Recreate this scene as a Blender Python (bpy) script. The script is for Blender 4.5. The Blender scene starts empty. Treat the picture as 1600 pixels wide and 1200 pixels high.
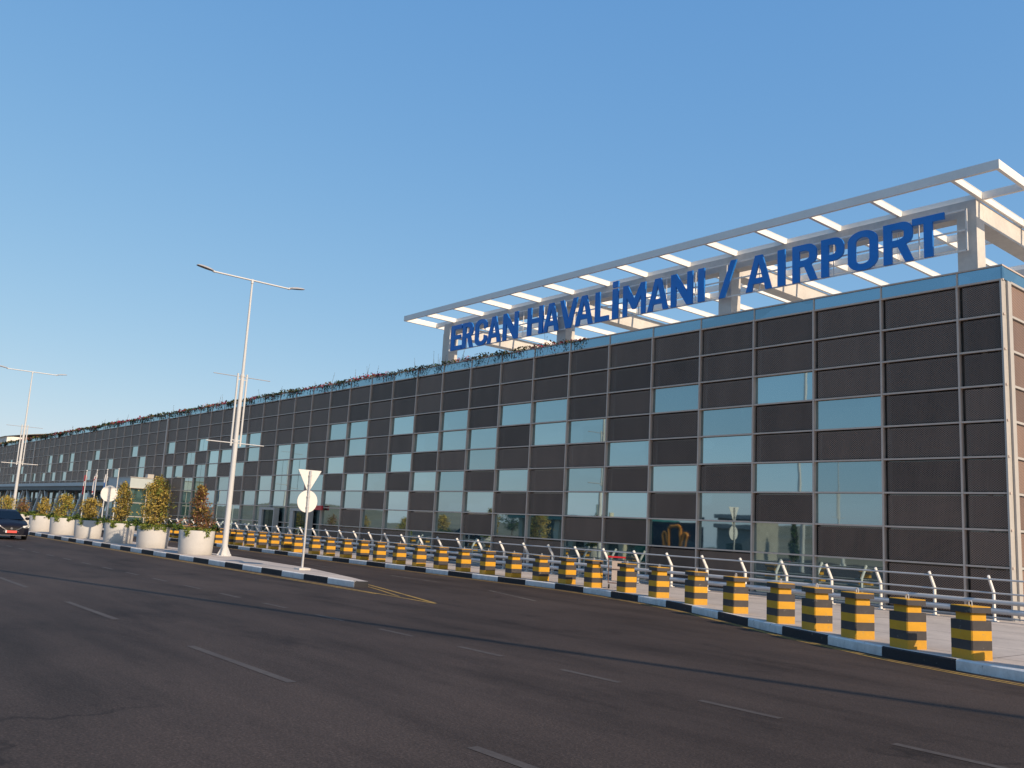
import bpy, bmesh, math, random
from math import sin, cos, tan, pi, radians, sqrt, atan2
from mathutils import Vector, Matrix
random.seed(7)
scene = bpy.context.scene
col = scene.collection

# ------------------------------------------------------------------ materials
def new_mat(name):
    m = bpy.data.materials.new(name); m.use_nodes = True
    nt = m.node_tree; b = nt.nodes["Principled BSDF"]
    return m, nt, b
def N(nt, typ, **kw):
    n = nt.nodes.new(typ)
    for k, v in kw.items(): setattr(n, k, v)
    return n
def ramp(nt, stops):
    r = N(nt, "ShaderNodeValToRGB"); e = r.color_ramp.elements
    e[0].position, e[0].color = stops[0][0], (*stops[0][1], 1)
    e[1].position, e[1].color = stops[-1][0], (*stops[-1][1], 1)
    for p, c in stops[1:-1]:
        x = e.new(p); x.color = (*c, 1)
    return r
def noise(nt, scale, detail=6, rough=.6, coord="Object", vec=None, stretch=None):
    if vec is None:
        tc = N(nt, "ShaderNodeTexCoord"); vec = tc.outputs[coord]
    if stretch:
        mp = N(nt, "ShaderNodeMapping"); mp.inputs["Scale"].default_value = stretch
        nt.links.new(vec, mp.inputs["Vector"]); vec = mp.outputs[0]
    n = N(nt, "ShaderNodeTexNoise"); n.inputs["Scale"].default_value = scale
    n.inputs["Detail"].default_value = detail; n.inputs["Roughness"].default_value = rough
    nt.links.new(vec, n.inputs["Vector"])
    return n.outputs["Fac"]
def mixc(nt, fac, a, b, typ="MIX"):
    m = N(nt, "ShaderNodeMix", data_type="RGBA", blend_type=typ)
    for s, v in (("Factor", fac), ("A", a), ("B", b)):
        i = [x for x in m.inputs if x.name == s and x.type in (("VALUE",) if s == "Factor" else ("RGBA",))][0]
        if hasattr(v, "links"): nt.links.new(v, i)
        elif s == "Factor": i.default_value = v
        else: i.default_value = (*v, 1)
    return [o for o in m.outputs if o.type == "RGBA"][0]
def math_(nt, op, a, b=None, c=None):
    m = N(nt, "ShaderNodeMath", operation=op)
    for i, v in enumerate((a, b, c)):
        if v is None: continue
        if hasattr(v, "links"): nt.links.new(v, m.inputs[i])
        else: m.inputs[i].default_value = v
    return m.outputs[0]
def bump(nt, b, h, strength=.3, dist=.02):
    n = N(nt, "ShaderNodeBump"); n.inputs["Strength"].default_value = strength; n.inputs["Distance"].default_value = dist
    nt.links.new(h, n.inputs["Height"]); nt.links.new(n.outputs[0], b.inputs["Normal"])
def plain(name, c, rough=.6, metal=0, var=.15, scale=3., spec=.5, bmp=0, coat=0, chip=None, dirt=0.):
    """paint / metal / concrete with a two-scale unevenness in colour and roughness"""
    m, nt, b = new_mat(name)
    f = noise(nt, scale); f2 = noise(nt, scale*9, 4)
    mixf = math_(nt, "MULTIPLY_ADD", f2, .35, math_(nt, "MULTIPLY", f, .65))
    r = ramp(nt, [(.3, tuple(x*(1-var) for x in c)), (.7, tuple(min(1, x*(1+var)) for x in c))])
    nt.links.new(mixf, r.inputs[0]); cc = r.outputs[0]
    if dirt:      # grime creeping up from the foot and in streaks
        tc = N(nt, "ShaderNodeTexCoord"); sp = N(nt, "ShaderNodeSeparateXYZ"); nt.links.new(tc.outputs["Object"], sp.inputs[0])
        gm = N(nt, "ShaderNodeMapRange"); gm.inputs[1].default_value = .0; gm.inputs[2].default_value = .28; gm.inputs[3].default_value = .85; gm.inputs[4].default_value = .0; nt.links.new(sp.outputs[2], gm.inputs[0])
        k = math_(nt, "MULTIPLY", math_(nt, "ADD", gm.outputs[0], .25), noise(nt, 3.2, 5, .7, stretch=(1.5,1.5,.5))); cc = mixc(nt, math_(nt, "MULTIPLY", k, dirt), cc, (.10, .08, .06))
    if chip:
        oi = N(nt, "ShaderNodeObjectInfo"); ad = N(nt, "ShaderNodeVectorMath", operation="ADD"); tc = N(nt, "ShaderNodeTexCoord"); nt.links.new(tc.outputs["Object"], ad.inputs[0]); nt.links.new(oi.outputs["Location"], ad.inputs[1])
        cr = ramp(nt, [(.62, (0,0,0)), (.66, (1,1,1))]); nt.links.new(noise(nt, 7., 8, .72, vec=ad.outputs[0]), cr.inputs[0]); cc = mixc(nt, cr.outputs[0], cc, chip)
    nt.links.new(cc, b.inputs["Base Color"])
    rr = math_(nt, "MULTIPLY_ADD", f2, .25, rough-.12); nt.links.new(rr, b.inputs["Roughness"])
    b.inputs["Metallic"].default_value = metal; b.inputs["Specular IOR Level"].default_value = spec
    if coat: b.inputs["Coat Weight"].default_value = coat; b.inputs["Coat Roughness"].default_value = .08
    if bmp: bump(nt, b, f2, bmp, .01)
    return m

M = {}
M["alu"] = plain("aluminium", (.58, .46, .375), .45, .0, .1, 1.5)
M["alu_side"] = plain("corner_cladding", (.44, .41, .37), .5, 0, .08, 1.)
M["alu_dark"] = plain("grey_cladding", (.30, .31, .31), .5, 0, .1, 1.)
M["steel_white"] = plain("white_painted_steel", (.83, .80, .75), .5, 0, .07, 1.2)
M["galv"] = plain("galvanised_steel", (.62, .61, .60), .38, .35, .1, 2.)
M["lamp_white"] = plain("white_lamp_paint", (.60, .595, .585), .4, 0, .05, 2.)
M["luminaire"] = plain("luminaire_grey", (.36, .35, .36), .5, 0, .1, 3.)
M["lens"] = plain("luminaire_lens", (.10, .09, .10), .25, 0, .1, 3.)
M["blue"] = plain("blue_letter_paint", (.004, .20, .66), .55, 0, .12, 1.)
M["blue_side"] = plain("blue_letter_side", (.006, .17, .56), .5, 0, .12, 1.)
M["rail_blue"] = plain("railing_pipe", (.50, .50, .50), .42, .2, .12, 1.5)
M["post_white"] = plain("white_railing_post", (.80, .78, .75), .5, 0, .08, 4.)
M["yellow"] = plain("yellow_paint", (.66, .325, .007), .6, 0, .13, 5., bmp=.25, chip=(.36,.25,.10), dirt=.4)
M["black"] = plain("black_paint", (.048, .042, .043), .65, 0, .22, 5., bmp=.25, chip=(.16,.14,.12), dirt=.5)
M["kerb_white"] = plain("white_kerb_paint", (.84, .83, .81), .7, 0, .16, 2.5, bmp=.4, chip=(.36,.33,.30), dirt=.7)
M["kerb_black"] = plain("black_kerb_paint", (.014, .014, .018), .7, 0, .3, 2.5, bmp=.4, chip=(.09,.08,.07))
M["concrete"] = plain("raw_concrete", (.60, .56, .51), .8, 0, .16, .9, bmp=.3)
M["planter"] = plain("planter_concrete", (.57, .55, .52), .8, 0, .08, 1.6, bmp=.3, dirt=.35)
M["soil"] = plain("soil", (.06, .045, .03), .95, 0, .3, 6.)
M["sign_white"] = plain("sign_back", (.74, .72, .69), .45, 0, .06, 3.)
M["rubber"] = plain("rubber", (.02, .02, .02), .8, 0, .2, 8.)
M["rim"] = plain("alloy_rim", (.45, .45, .46), .3, .8, .1, 8.)
M["car"] = plain("dark_navy_car_paint", (.006, .007, .016), .5, .0, .08, 2., spec=.2, coat=.06)
M["car_glass"] = plain("car_glass", (.004, .008, .016), .2, 0, .1, 2., spec=.3)
M["chrome"] = plain("chrome", (.7, .7, .7), .15, 1., .05, 4.)
M["headlamp"] = plain("headlamp_lens", (.72, .72, .70), .12, 0, .15, 12., spec=.9)
M["plate_red"] = plain("red_number_plate", (.75, .09, .07), .5, 0, .08, 6.)
M["plate_white"] = plain("plate_band", (.8, .78, .78), .5, 0, .08, 6.)
M["red"] = plain("red_plastic", (.62, .025, .03), .4, 0, .1, 4.)
M["trolley_rust"] = plain("worn_trolley_tube", (.22, .15, .13), .5, .3, .2, 6.)
M["flag_red"] = plain("red_flag_cloth", (.42, .02, .035), .9, 0, .15, 2.)
M["flag_white"] = plain("white_flag_cloth", (.70, .69, .70), .9, 0, .1, 2.)
M["flag_blue"] = plain("blue_flag_cloth", (.10, .22, .50), .9, 0, .1, 2.)
M["canopy"] = plain("canopy_grey", (.44, .49, .49), .5, 0, .08, .6)
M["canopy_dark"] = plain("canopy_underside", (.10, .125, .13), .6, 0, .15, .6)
M["interior"] = plain("dark_interior", (.012, .018, .022), .7, 0, .3, .6)
M["roof"] = plain("roof_membrane", (.40, .39, .37), .9, 0, .15, .3)
M["cream"] = plain("cream_render", (.62, .55, .40), .8, 0, .08, .6)
M["teal"] = plain("teal_fascia", (.02, .16, .17), .5, 0, .12, .6)
M["navy"] = plain("navy_board", (.008, .018, .05), .4, 0, .2, .6)
M["orange"] = plain("orange_board_mark", (.70, .26, .03), .5, 0, .08, 2.)
M["green"] = plain("green_panel", (.01, .16, .10), .5, 0, .12, 1.)
M["stone"] = plain("grey_stone", (.30, .29, .26), .85, 0, .25, 1.2)
M["far_white"] = plain("white_far_wall", (.78, .74, .68), .8, 0, .06, .1)
M["bark"] = plain("bark", (.11, .07, .045), .9, 0, .3, 9.)

def leafmat(name, c, var=.35):
    m, nt, b = new_mat(name)
    f = noise(nt, 5., 3)
    r = ramp(nt, [(.3, tuple(x*(1-var) for x in c)), (.7, tuple(x*(1+var) for x in c))])
    nt.links.new(f, r.inputs[0]); nt.links.new(r.outputs[0], b.inputs["Base Color"])
    b.inputs["Roughness"].default_value = .75; b.inputs["Specular IOR Level"].default_value = .25
    tr = N(nt, "ShaderNodeBsdfTranslucent"); nt.links.new(r.outputs[0], tr.inputs[0])
    mx = N(nt, "ShaderNodeMixShader"); mx.inputs[0].default_value = .28
    out = nt.nodes["Material Output"]
    nt.links.new(b.outputs[0], mx.inputs[1]); nt.links.new(tr.outputs[0], mx.inputs[2]); nt.links.new(mx.outputs[0], out.inputs[0])
    return m
M["l_green"] = leafmat("green_leaf", (.075, .13, .022))
M["l_lime"] = leafmat("pale_green_leaf", (.26, .29, .06))
M["l_dark"] = leafmat("dark_green_leaf", (.020, .034, .018))
M["l_gold"] = leafmat("golden_dry_leaf", (.50, .365, .085))
M["l_brown"] = leafmat("brown_dry_leaf", (.19, .135, .045))
M["l_rust"] = leafmat("rust_dry_leaf", (.27, .13, .075))
M["l_mag"] = leafmat("magenta_flower", (.34, .03, .08))
M["l_pink"] = leafmat("pink_flower", (.50, .12, .16))

# asphalt -------------------------------------------------------------------
def asphalt():
    m, nt, b = new_mat("asphalt")
    big = noise(nt, .10, 5, .6); mid = noise(nt, .55, 6, .65, stretch=(.35, 1.6, 1)); fine = noise(nt, 38., 3, .7); fine2 = noise(nt, 9., 4, .7)
    r1 = ramp(nt, [(.30, (.037, .0288, .0258)), (.70, (.062, .0482, .0430))]); nt.links.new(big, r1.inputs[0])
    r2 = ramp(nt, [(.32, (.55, .55, .55)), (.52, (1, 1, 1)), (.75, (1.28, 1.26, 1.24))]); nt.links.new(mid, r2.inputs[0])
    c = mixc(nt, 1., r1.outputs[0], r2.outputs[0], "MULTIPLY")
    r3 = ramp(nt, [(.30, (.42, .42, .42)), (.55, (1, 1, 1)), (.76, (2.3, 2.2, 2.1))]); nt.links.new(fine, r3.inputs[0])
    c = mixc(nt, .85, c, r3.outputs[0], "MULTIPLY")
    r3b = ramp(nt, [(.3, (.8, .8, .8)), (.7, (1.15, 1.15, 1.15))]); nt.links.new(fine2, r3b.inputs[0])
    c = mixc(nt, .8, c, r3b.outputs[0], "MULTIPLY")
    # oil and tyre stains
    st = noise(nt, .42, 5, .7, stretch=(.55, 1.0, 1))
    r4 = ramp(nt, [(.56, (1, 1, 1)), (.70, (.42, .41, .41))]); nt.links.new(st, r4.inputs[0])
    c = mixc(nt, .8, c, r4.outputs[0], "MULTIPLY")
    # hair cracks
    tc = N(nt, "ShaderNodeTexCoord"); v = N(nt, "ShaderNodeTexVoronoi", feature="DISTANCE_TO_EDGE"); v.inputs["Scale"].default_value = .22
    wv = N(nt, "ShaderNodeTexNoise"); wv.inputs["Scale"].default_value = 1.1; wv.inputs["Detail"].default_value = 5
    nt.links.new(tc.outputs["Object"], wv.inputs["Vector"])
    add = N(nt, "ShaderNodeVectorMath", operation="MULTIPLY_ADD"); add.inputs[1].default_value = (1.6, 1.6, 0)
    nt.links.new(wv.outputs["Color"], add.inputs[0]); nt.links.new(tc.outputs["Object"], add.inputs[2]); nt.links.new(add.outputs[0], v.inputs["Vector"])
    r5 = ramp(nt, [(.0, (.30, .30, .30)), (.014, (1, 1, 1))]); nt.links.new(v.outputs["Distance"], r5.inputs[0])
    mask = ramp(nt, [(.52, (0, 0, 0)), (.62, (1, 1, 1))]); nt.links.new(noise(nt, .16, 3), mask.inputs[0])
    c = mixc(nt, math_(nt, "MULTIPLY", mask.outputs[0], .7), c, mixc(nt, 1., c, r5.outputs[0], "MULTIPLY"))
    nt.links.new(c, b.inputs["Base Color"])
    b.inputs["Roughness"].default_value = .78; b.inputs["Specular IOR Level"].default_value = .26; b.inputs["Specular Tint"].default_value = (1., .80, .66, 1)
    bump(nt, b, fine, .5, .012)
    return m
M["asphalt"] = asphalt()

def pavement():
    m, nt, b = new_mat("pavement_concrete")
    tc = N(nt, "ShaderNodeTexCoord")
    mp = N(nt, "ShaderNodeMapping"); mp.inputs["Location"].default_value = (.4, .05, 0); nt.links.new(tc.outputs["Object"], mp.inputs[0])
    br = N(nt, "ShaderNodeTexBrick", offset=0.); br.inputs["Scale"].default_value = 1.
    br.inputs["Brick Width"].default_value = 5.0; br.inputs["Row Height"].default_value = 1.95; br.inputs["Mortar Size"].default_value = .018; br.inputs["Mortar Smooth"].default_value = .3
    br.inputs["Color1"].default_value = (.47, .41, .365, 1); br.inputs["Color2"].default_value = (.43, .38, .34, 1); br.inputs["Mortar"].default_value = (.13, .11, .10, 1)
    nt.links.new(mp.outputs[0], br.inputs[0])
    f = noise(nt, .8, 6); f2 = noise(nt, 14., 4)
    r = ramp(nt, [(.3, (.82, .82, .83)), (.7, (1.1, 1.1, 1.1))]); nt.links.new(f, r.inputs[0])
    c = mixc(nt, 1., br.outputs["Color"], r.outputs[0], "MULTIPLY")
    r2 = ramp(nt, [(.3, (.9, .9, .9)), (.7, (1.06, 1.06, 1.06))]); nt.links.new(f2, r2.inputs[0])
    c = mixc(nt, 1., c, r2.outputs[0], "MULTIPLY")
    nt.links.new(c, b.inputs["Base Color"]); b.inputs["Roughness"].default_value = .85
    bump(nt, b, f2, .25, .01)
    return m
M["pavement"] = pavement()

def worn(name, c, lo=.42, hi=.62):
    m, nt, b = new_mat(name)
    f = noise(nt, 7., 6, .75); f2 = noise(nt, .9, 3)
    k = math_(nt, "MULTIPLY_ADD", f2, .4, math_(nt, "MULTIPLY", f, .6))
    r = ramp(nt, [(lo, (.0495, .0385, .0345)), (hi, c)]); nt.links.new(k, r.inputs[0])
    nt.links.new(r.outputs[0], b.inputs["Base Color"]); b.inputs["Roughness"].default_value = .8
    return m
M["mark_white"] = worn("worn_white_marking", (.22, .195, .17), .44, .68)
M["mark_faint"] = worn("faint_white_marking", (.086, .074, .067), .42, .72)
M["mark_yellow"] = worn("worn_yellow_marking", (.34, .215, .045), .30, .55)

def ground():
    m, nt, b = new_mat("dry_ground")
    f = noise(nt, .02, 8); r = ramp(nt, [(.3, (.10, .095, .06)), (.5, (.17, .14, .09)), (.7, (.23, .19, .13))]); nt.links.new(f, r.inputs[0])
    nt.links.new(r.outputs[0], b.inputs["Base Color"]); b.inputs["Roughness"].default_value = .95
    return m
M["ground"] = ground()
def hillmat():
    m, nt, b = new_mat("hazy_hill")
    f = noise(nt, .03, 8); r = ramp(nt, [(.3, (.10, .11, .10)), (.7, (.17, .165, .14))]); nt.links.new(f, r.inputs[0])
    nt.links.new(r.outputs[0], b.inputs["Base Color"]); b.inputs["Roughness"].default_value = 1
    return m
M["hill"] = hillmat()

def glass(name, tint, refl, base, rough=.02):
    """coated facade glass: a mirror-like coat over a dark tinted interior"""
    m, nt, b = new_mat(name)
    nt.nodes.remove(b); out = nt.nodes["Material Output"]
    g = N(nt, "ShaderNodeBsdfGlossy"); g.inputs["Color"].default_value = (*tint, 1); g.inputs["Roughness"].default_value = rough
    d = N(nt, "ShaderNodeBsdfDiffuse")
    tcg = N(nt, "ShaderNodeTexCoord"); mpg = N(nt, "ShaderNodeMapping"); mpg.inputs["Scale"].default_value = (.45, 1., .9); nt.links.new(tcg.outputs["Object"], mpg.inputs[0])
    vo = N(nt, "ShaderNodeTexVoronoi", distance="CHEBYCHEV"); vo.inputs["Scale"].default_value = 1.; vo.inputs["Randomness"].default_value = .6; nt.links.new(mpg.outputs[0], vo.inputs["Vector"])
    sx = N(nt, "ShaderNodeSeparateColor"); nt.links.new(vo.outputs["Color"], sx.inputs[0])
    f = math_(nt, "MULTIPLY_ADD", noise(nt, .35, 3), .5, math_(nt, "MULTIPLY", sx.outputs[0], .5)); r = ramp(nt, [(.25, tuple(x*.45 for x in base)), (.75, tuple(x*1.6 for x in base))]); nt.links.new(f, r.inputs[0]); nt.links.new(r.outputs[0], d.inputs[0])
    fr = N(nt, "ShaderNodeLayerWeight"); fr.inputs[0].default_value = .35
    oi = N(nt, "ShaderNodeObjectInfo"); k = math_(nt, "ADD", math_(nt, "MULTIPLY_ADD", fr.outputs["Facing"], .35, refl-.11), math_(nt, "MULTIPLY", oi.outputs["Random"], .18))
    # slow waviness of tempered panes
    w = noise(nt, .8, 2); bn = N(nt, "ShaderNodeBump"); bn.inputs["Strength"].default_value = .05; bn.inputs["Distance"].default_value = .02
    nt.links.new(w, bn.inputs["Height"]); nt.links.new(bn.outputs[0], g.inputs["Normal"])
    mx = N(nt, "ShaderNodeMixShader"); nt.links.new(k, mx.inputs[0]); nt.links.new(d.outputs[0], mx.inputs[1]); nt.links.new(g.outputs[0], mx.inputs[2]); nt.links.new(mx.outputs[0], out.inputs[0])
    return m
M["glass"] = glass("coated_window_glass", (.68, .86, .87), .43, (.050, .080, .080))
M["glass_green"] = glass("green_lobby_glass", (.60, .82, .79), .24, (.032, .060, .056))
M["glass_back"] = glass("dark_backing_glass", (.62, .56, .50), .22, (.018, .018, .020), .06)
M["glass_band"] = glass("parapet_glass", (.55, .76, .84), .44, (.07, .12, .15))
M["glass_dark"] = glass("dark_door_glass", (.5, .7, .72), .14, (.012, .022, .026))

def meshmat(name, c, hole, hx=.055, hz=.05, lit=1.6):
    """expanded metal: rows of lozenge holes, staggered, as a cut-out pattern"""
    m, nt, b = new_mat(name)
    tc = N(nt, "ShaderNodeTexCoord"); sp = N(nt, "ShaderNodeSeparateXYZ"); nt.links.new(tc.outputs["Object"], sp.inputs[0])
    u = math_(nt, "ADD", sp.outputs[0], sp.outputs[1])
    su = math_(nt, "SINE", math_(nt, "MULTIPLY", u, 2*pi/hx)); sz = math_(nt, "SINE", math_(nt, "MULTIPLY", sp.outputs[2], 2*pi/hz))
    p = math_(nt, "MULTIPLY", su, sz)
    k = N(nt, "ShaderNodeMapRange"); k.inputs[1].default_value = .25; k.inputs[2].default_value = .45
    nt.links.new(p, k.inputs[0])
    f = noise(nt, 1.1, 5, stretch=(1.4, 1., .35)); r = ramp(nt, [(.2, tuple(x*.62 for x in c)), (.8, tuple(x*1.34 for x in c))]); oi = N(nt, "ShaderNodeObjectInfo"); nt.links.new(math_(nt, "ADD", math_(nt, "MULTIPLY", f, .55), math_(nt, "MULTIPLY", oi.outputs["Random"], .45)), r.inputs[0])
    edge = N(nt, "ShaderNodeMapRange"); edge.inputs[1].default_value = -.9; edge.inputs[2].default_value = -.2; edge.inputs[3].default_value = lit; edge.inputs[4].default_value = .85  # strands between the holes painted lighter, highlights put into the colour
    nt.links.new(p, edge.inputs[0])
    cm = N(nt, "ShaderNodeVectorMath", operation="SCALE"); nt.links.new(r.outputs[0], cm.inputs[0]); nt.links.new(edge.outputs[0], cm.inputs["Scale"])
    nt.links.new(cm.outputs[0], b.inputs["Base Color"]); b.inputs["Roughness"].default_value = .5; b.inputs["Metallic"].default_value = .0
    tr = N(nt, "ShaderNodeBsdfTransparent"); mx = N(nt, "ShaderNodeMixShader"); out = nt.nodes["Material Output"]
    nt.links.new(math_(nt, "MULTIPLY", k.outputs[0], hole), mx.inputs[0]); nt.links.new(b.outputs[0], mx.inputs[1]); nt.links.new(tr.outputs[0], mx.inputs[2]); nt.links.new(mx.outputs[0], out.inputs[0])
    return m
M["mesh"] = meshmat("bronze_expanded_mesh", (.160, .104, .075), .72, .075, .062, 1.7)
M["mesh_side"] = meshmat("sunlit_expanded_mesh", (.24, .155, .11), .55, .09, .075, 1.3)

# ------------------------------------------------------------------ mesh building
class MB:
    def __init__(s): s.v = []; s.f = []; s.m = []; s.sm = []
    def add(s, verts, faces, mi=0, smooth=False):
        o = len(s.v); s.v += [tuple(p) for p in verts]
        for f in faces: s.f.append([i+o for i in f]); s.m.append(mi); s.sm.append(smooth)
    def box(s, x0, x1, y0, y1, z0, z1, mi=0):
        s.add([(x0,y0,z0),(x1,y0,z0),(x1,y1,z0),(x0,y1,z0),(x0,y0,z1),(x1,y0,z1),(x1,y1,z1),(x0,y1,z1)],
              [(3,2,1,0),(4,5,6,7),(0,1,5,4),(1,2,6,5),(2,3,7,6),(3,0,4,7)], mi); return s
    def chbox(s, x0, x1, y0, y1, z0, z1, c, mi=0):
        """box with chamfered upright edges and a small top chamfer"""
        def ring(z, i):
            a0, a1, b0, b1 = x0+i, x1-i, y0+i, y1-i
            return [(a0+c,b0,z),(a1-c,b0,z),(a1,b0+c,z),(a1,b1-c,z),(a1-c,b1,z),(a0+c,b1,z),(a0,b1-c,z),(a0,b0+c,z)]
        R = ring(z0,0)+ring(z1,0)
        F = [(i,(i+1)%8,8+(i+1)%8,8+i) for i in range(8)]+[tuple(range(8,16)), tuple(range(7,-1,-1))]
        s.add(R, F, mi); return s
    def tube(s, a, b, r, r2=None, n=12, mi=0, cap=True, smooth=True):
        a, b = Vector(a), Vector(b); d = (b-a).normalized()
        u = d.orthogonal().normalized(); w = d.cross(u); r2 = r if r2 is None else r2
        V = [a+(u*cos(2*pi*i/n)+w*sin(2*pi*i/n))*r for i in range(n)]+[b+(u*cos(2*pi*i/n)+w*sin(2*pi*i/n))*r2 for i in range(n)]
        s.add(V, [(i,(i+1)%n,n+(i+1)%n,n+i) for i in range(n)], mi, smooth)
        if cap:
            s.add(V[:n], [tuple(range(n-1,-1,-1))], mi); s.add(V[n:], [tuple(range(n))], mi)
        return s
    def bar(s, a, b, w, h, mi=0):
        """rectangular bar from a to b, w across (horizontal), h tall"""
        a, b = Vector(a), Vector(b); d = (b-a).normalized()
        u = d.cross(Vector((0,0,1)))
        if u.length < 1e-4: u = Vector((1,0,0))
        u.normalize(); t = u.cross(d)
        V = [p+u*(sx*w/2)+t*(sz*h/2) for p in (a,b) for sx, sz in ((-1,-1),(1,-1),(1,1),(-1,1))]
        s.add(V, [(3,2,1,0),(4,5,6,7),(0,1,5,4),(1,2,6,5),(2,3,7,6),(3,0,4,7)], mi); return s
    def lathe(s, prof, n=32, mi=0, cx=0, cy=0, smooth=True):
        V = [(cx+r*cos(2*pi*i/n), cy+r*sin(2*pi*i/n), z) for r, z in prof for i in range(n)]
        F = [(j*n+i, j*n+(i+1)%n, (j+1)*n+(i+1)%n, (j+1)*n+i) for j in range(len(prof)-1) for i in range(n)]
        s.add(V, F, mi, smooth); return s
    def leaf(s, p, size, mi, flat=0.):
        p = Vector(p); d = Vector((random.gauss(0,1), random.gauss(0,1), random.gauss(0,1)*(1-flat))).normalized()
        u = d.orthogonal().normalized(); w = d.cross(u); a = random.random()*6.283
        u, w = u*cos(a)+w*sin(a), w*cos(a)-u*sin(a)
        l = size*random.uniform(.6,1.3); b = l*random.uniform(.35,.6)
        s.add([p-u*l*.5, p+w*b*.5, p+u*l*.5+d*l*.1, p-w*b*.5], [(0,1,2,3)], mi)
    def build(s, name, mats, parent=None, loc=(0,0,0), rz=0.):
        me = bpy.data.meshes.new(name); me.from_pydata(s.v, [], s.f)
        for m in (mats if isinstance(mats, (list, tuple)) else [mats]): me.materials.append(m)
        me.polygons.foreach_set("material_index", s.m); me.polygons.foreach_set("use_smooth", s.sm); me.update()
        if any(s.sm):
            try: me.set_sharp_from_angle(angle=radians(40))
            except Exception: pass
        o = bpy.data.objects.new(name, me); col.objects.link(o); o.parent = parent; o.location = loc; o.rotation_euler = (0,0,rz)
        return o
def tag(o, label=None, cat=None, group=None, kind=None):
    if label: o["label"] = label
    if cat: o["category"] = cat
    if group: o["group"] = group
    if kind: o["kind"] = kind
    return o
def thing(name, label, cat, loc=(0,0,0), rz=0., group=None):
    o = bpy.data.objects.new(name, None); o.empty_display_size = .3; col.objects.link(o); o.location = loc; o.rotation_euler = (0,0,rz)
    return tag(o, label, cat, group)
def dup(root, label, loc, rz=None):
    r = root.copy(); col.objects.link(r); r.location = loc; r["label"] = label
    if rz is not None: r.rotation_euler = (0,0,rz)
    for ch in root.children:
        c = ch.copy(); col.objects.link(c); c.parent = r
        for g in ch.children:
            d = g.copy(); col.objects.link(d); d.parent = c
    return r
ORD = ["", "first","second","third","fourth","fifth","sixth","seventh","eighth","ninth","tenth","eleventh","twelfth","thirteenth","fourteenth","fifteenth","sixteenth","seventeenth","eighteenth","nineteenth","twentieth","twenty-first","twenty-second","twenty-third","twenty-fourth","twenty-fifth","twenty-sixth","twenty-seventh","twenty-eighth","twenty-ninth","thirtieth","thirty-first","thirty-second","thirty-third","thirty-fourth","thirty-fifth","thirty-sixth","thirty-seventh"]

# ------------------------------------------------------------------ ground, road, kerbs
PZ = .17                      # pavement height
struct = lambda o: tag(o, kind="structure")
b = MB(); b.add([(-2500,-2500,-.012),(2500,-2500,-.012),(2500,2500,-.012),(-2500,2500,-.012)], [(0,1,2,3)]); struct(b.build("ground", M["ground"]))
b = MB(); b.add([(-320,-62,0),(90,-62,0),(90,-3,0),(-320,-3,0)], [(0,1,2,3)]); struct(b.build("road", M["asphalt"]))

KERB = [(60,-12.6),(30,-12.2),(10,-11.7),(7,-11.35),(5.48,-11.06),(4.38,-10.83),(2.99,-10.48),(1.49,-9.81),(.14,-9.27),(-1.4,-8.42),(-2.86,-7.69),(-4.41,-6.87),(-5.72,-6.36),(-7,-5.99),(-8.41,-5.6),(-9.9,-5.35),(-11.5,-5.2),(-200,-5.2)]
def smooth_path(P, it=2):
    for _ in range(it):
        Q = [P[0]]
        for a, c in zip(P, P[1:]):
            Q += [(.75*a[0]+.25*c[0], .75*a[1]+.25*c[1]), (.25*a[0]+.75*c[0], .25*a[1]+.75*c[1])]
        P = Q+[P[-1]]
    return P
KP = smooth_path(KERB)
def arc_points(P, step, s0):
    """resample polyline, returning points at s0, s0+step ..."""
    out = []; acc = 0; nxt = s0
    for a, c in zip(P, P[1:]):
        L = math.hypot(c[0]-a[0], c[1]-a[1])
        while nxt <= acc+L+1e-9:
            t = (nxt-acc)/L if L else 0; out.append((a[0]+(c[0]-a[0])*t, a[1]+(c[1]-a[1])*t)); nxt += step
        acc += L
    return out
def s_at_x(P, X):
    acc = 0
    for a, c in zip(P, P[1:]):
        L = math.hypot(c[0]-a[0], c[1]-a[1])
        if min(a[0],c[0]) <= X <= max(a[0],c[0]): return acc+L*abs((X-a[0])/(c[0]-a[0]))
        acc += L
def kerb(name, P, seg, sref, side, n=3, first=0):
    """painted kerb stones along P; side=+1 when the pavement lies to the left of travel"""
    sub = seg/n; s0 = sref % (seg*2)
    pts = arc_points(P, sub, s0 % sub); lead = s0 % sub > .01
    if lead: pts = [P[0]]+pts
    b = MB(); h = PZ+.004; W = .14; ch = .022
    k0 = round((s0-(s0 % sub))/sub)+(1 if lead else 0)
    for i in range(len(pts)-1):
        a, c = Vector((*pts[i],0)), Vector((*pts[i+1],0)); d = (c-a).normalized(); nrm = Vector((-d.y,d.x,0))*side
        mi = ((i-k0)//n) % 2 ^ first
        g = .004 if (i-k0) % n == 0 else 0
        a2, c2 = a+d*g, c-d*(.004 if (i+1-k0) % n == 0 else 0)
        V = []
        for p in (a2, c2): V += [p+Vector((0,0,-.01)), p+Vector((0,0,h-ch)), p+nrm*ch+Vector((0,0,h)), p+nrm*W+Vector((0,0,h)), p+nrm*W+Vector((0,0,-.01))]
        b.add(V, [(0,5,6,1)] if side < 0 else [(1,6,5,0)], mi); b.add(V, [(1,6,7,2)] if side < 0 else [(2,7,6,1)], mi)
        b.add(V, [(2,7,8,3)] if side < 0 else [(3,8,7,2)], 2); b.add(V, [(0,1,2,3,4)], mi); b.add(V, [(5,6,7,8,9)], mi)
    return struct(b.build(name, [M["kerb_white"], M["kerb_black"], M["concrete"]]))
kerb("kerb", KP, 1.5, s_at_x(KP, 4.38), -1, 4, 1)
b = MB()
inn = []
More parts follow.
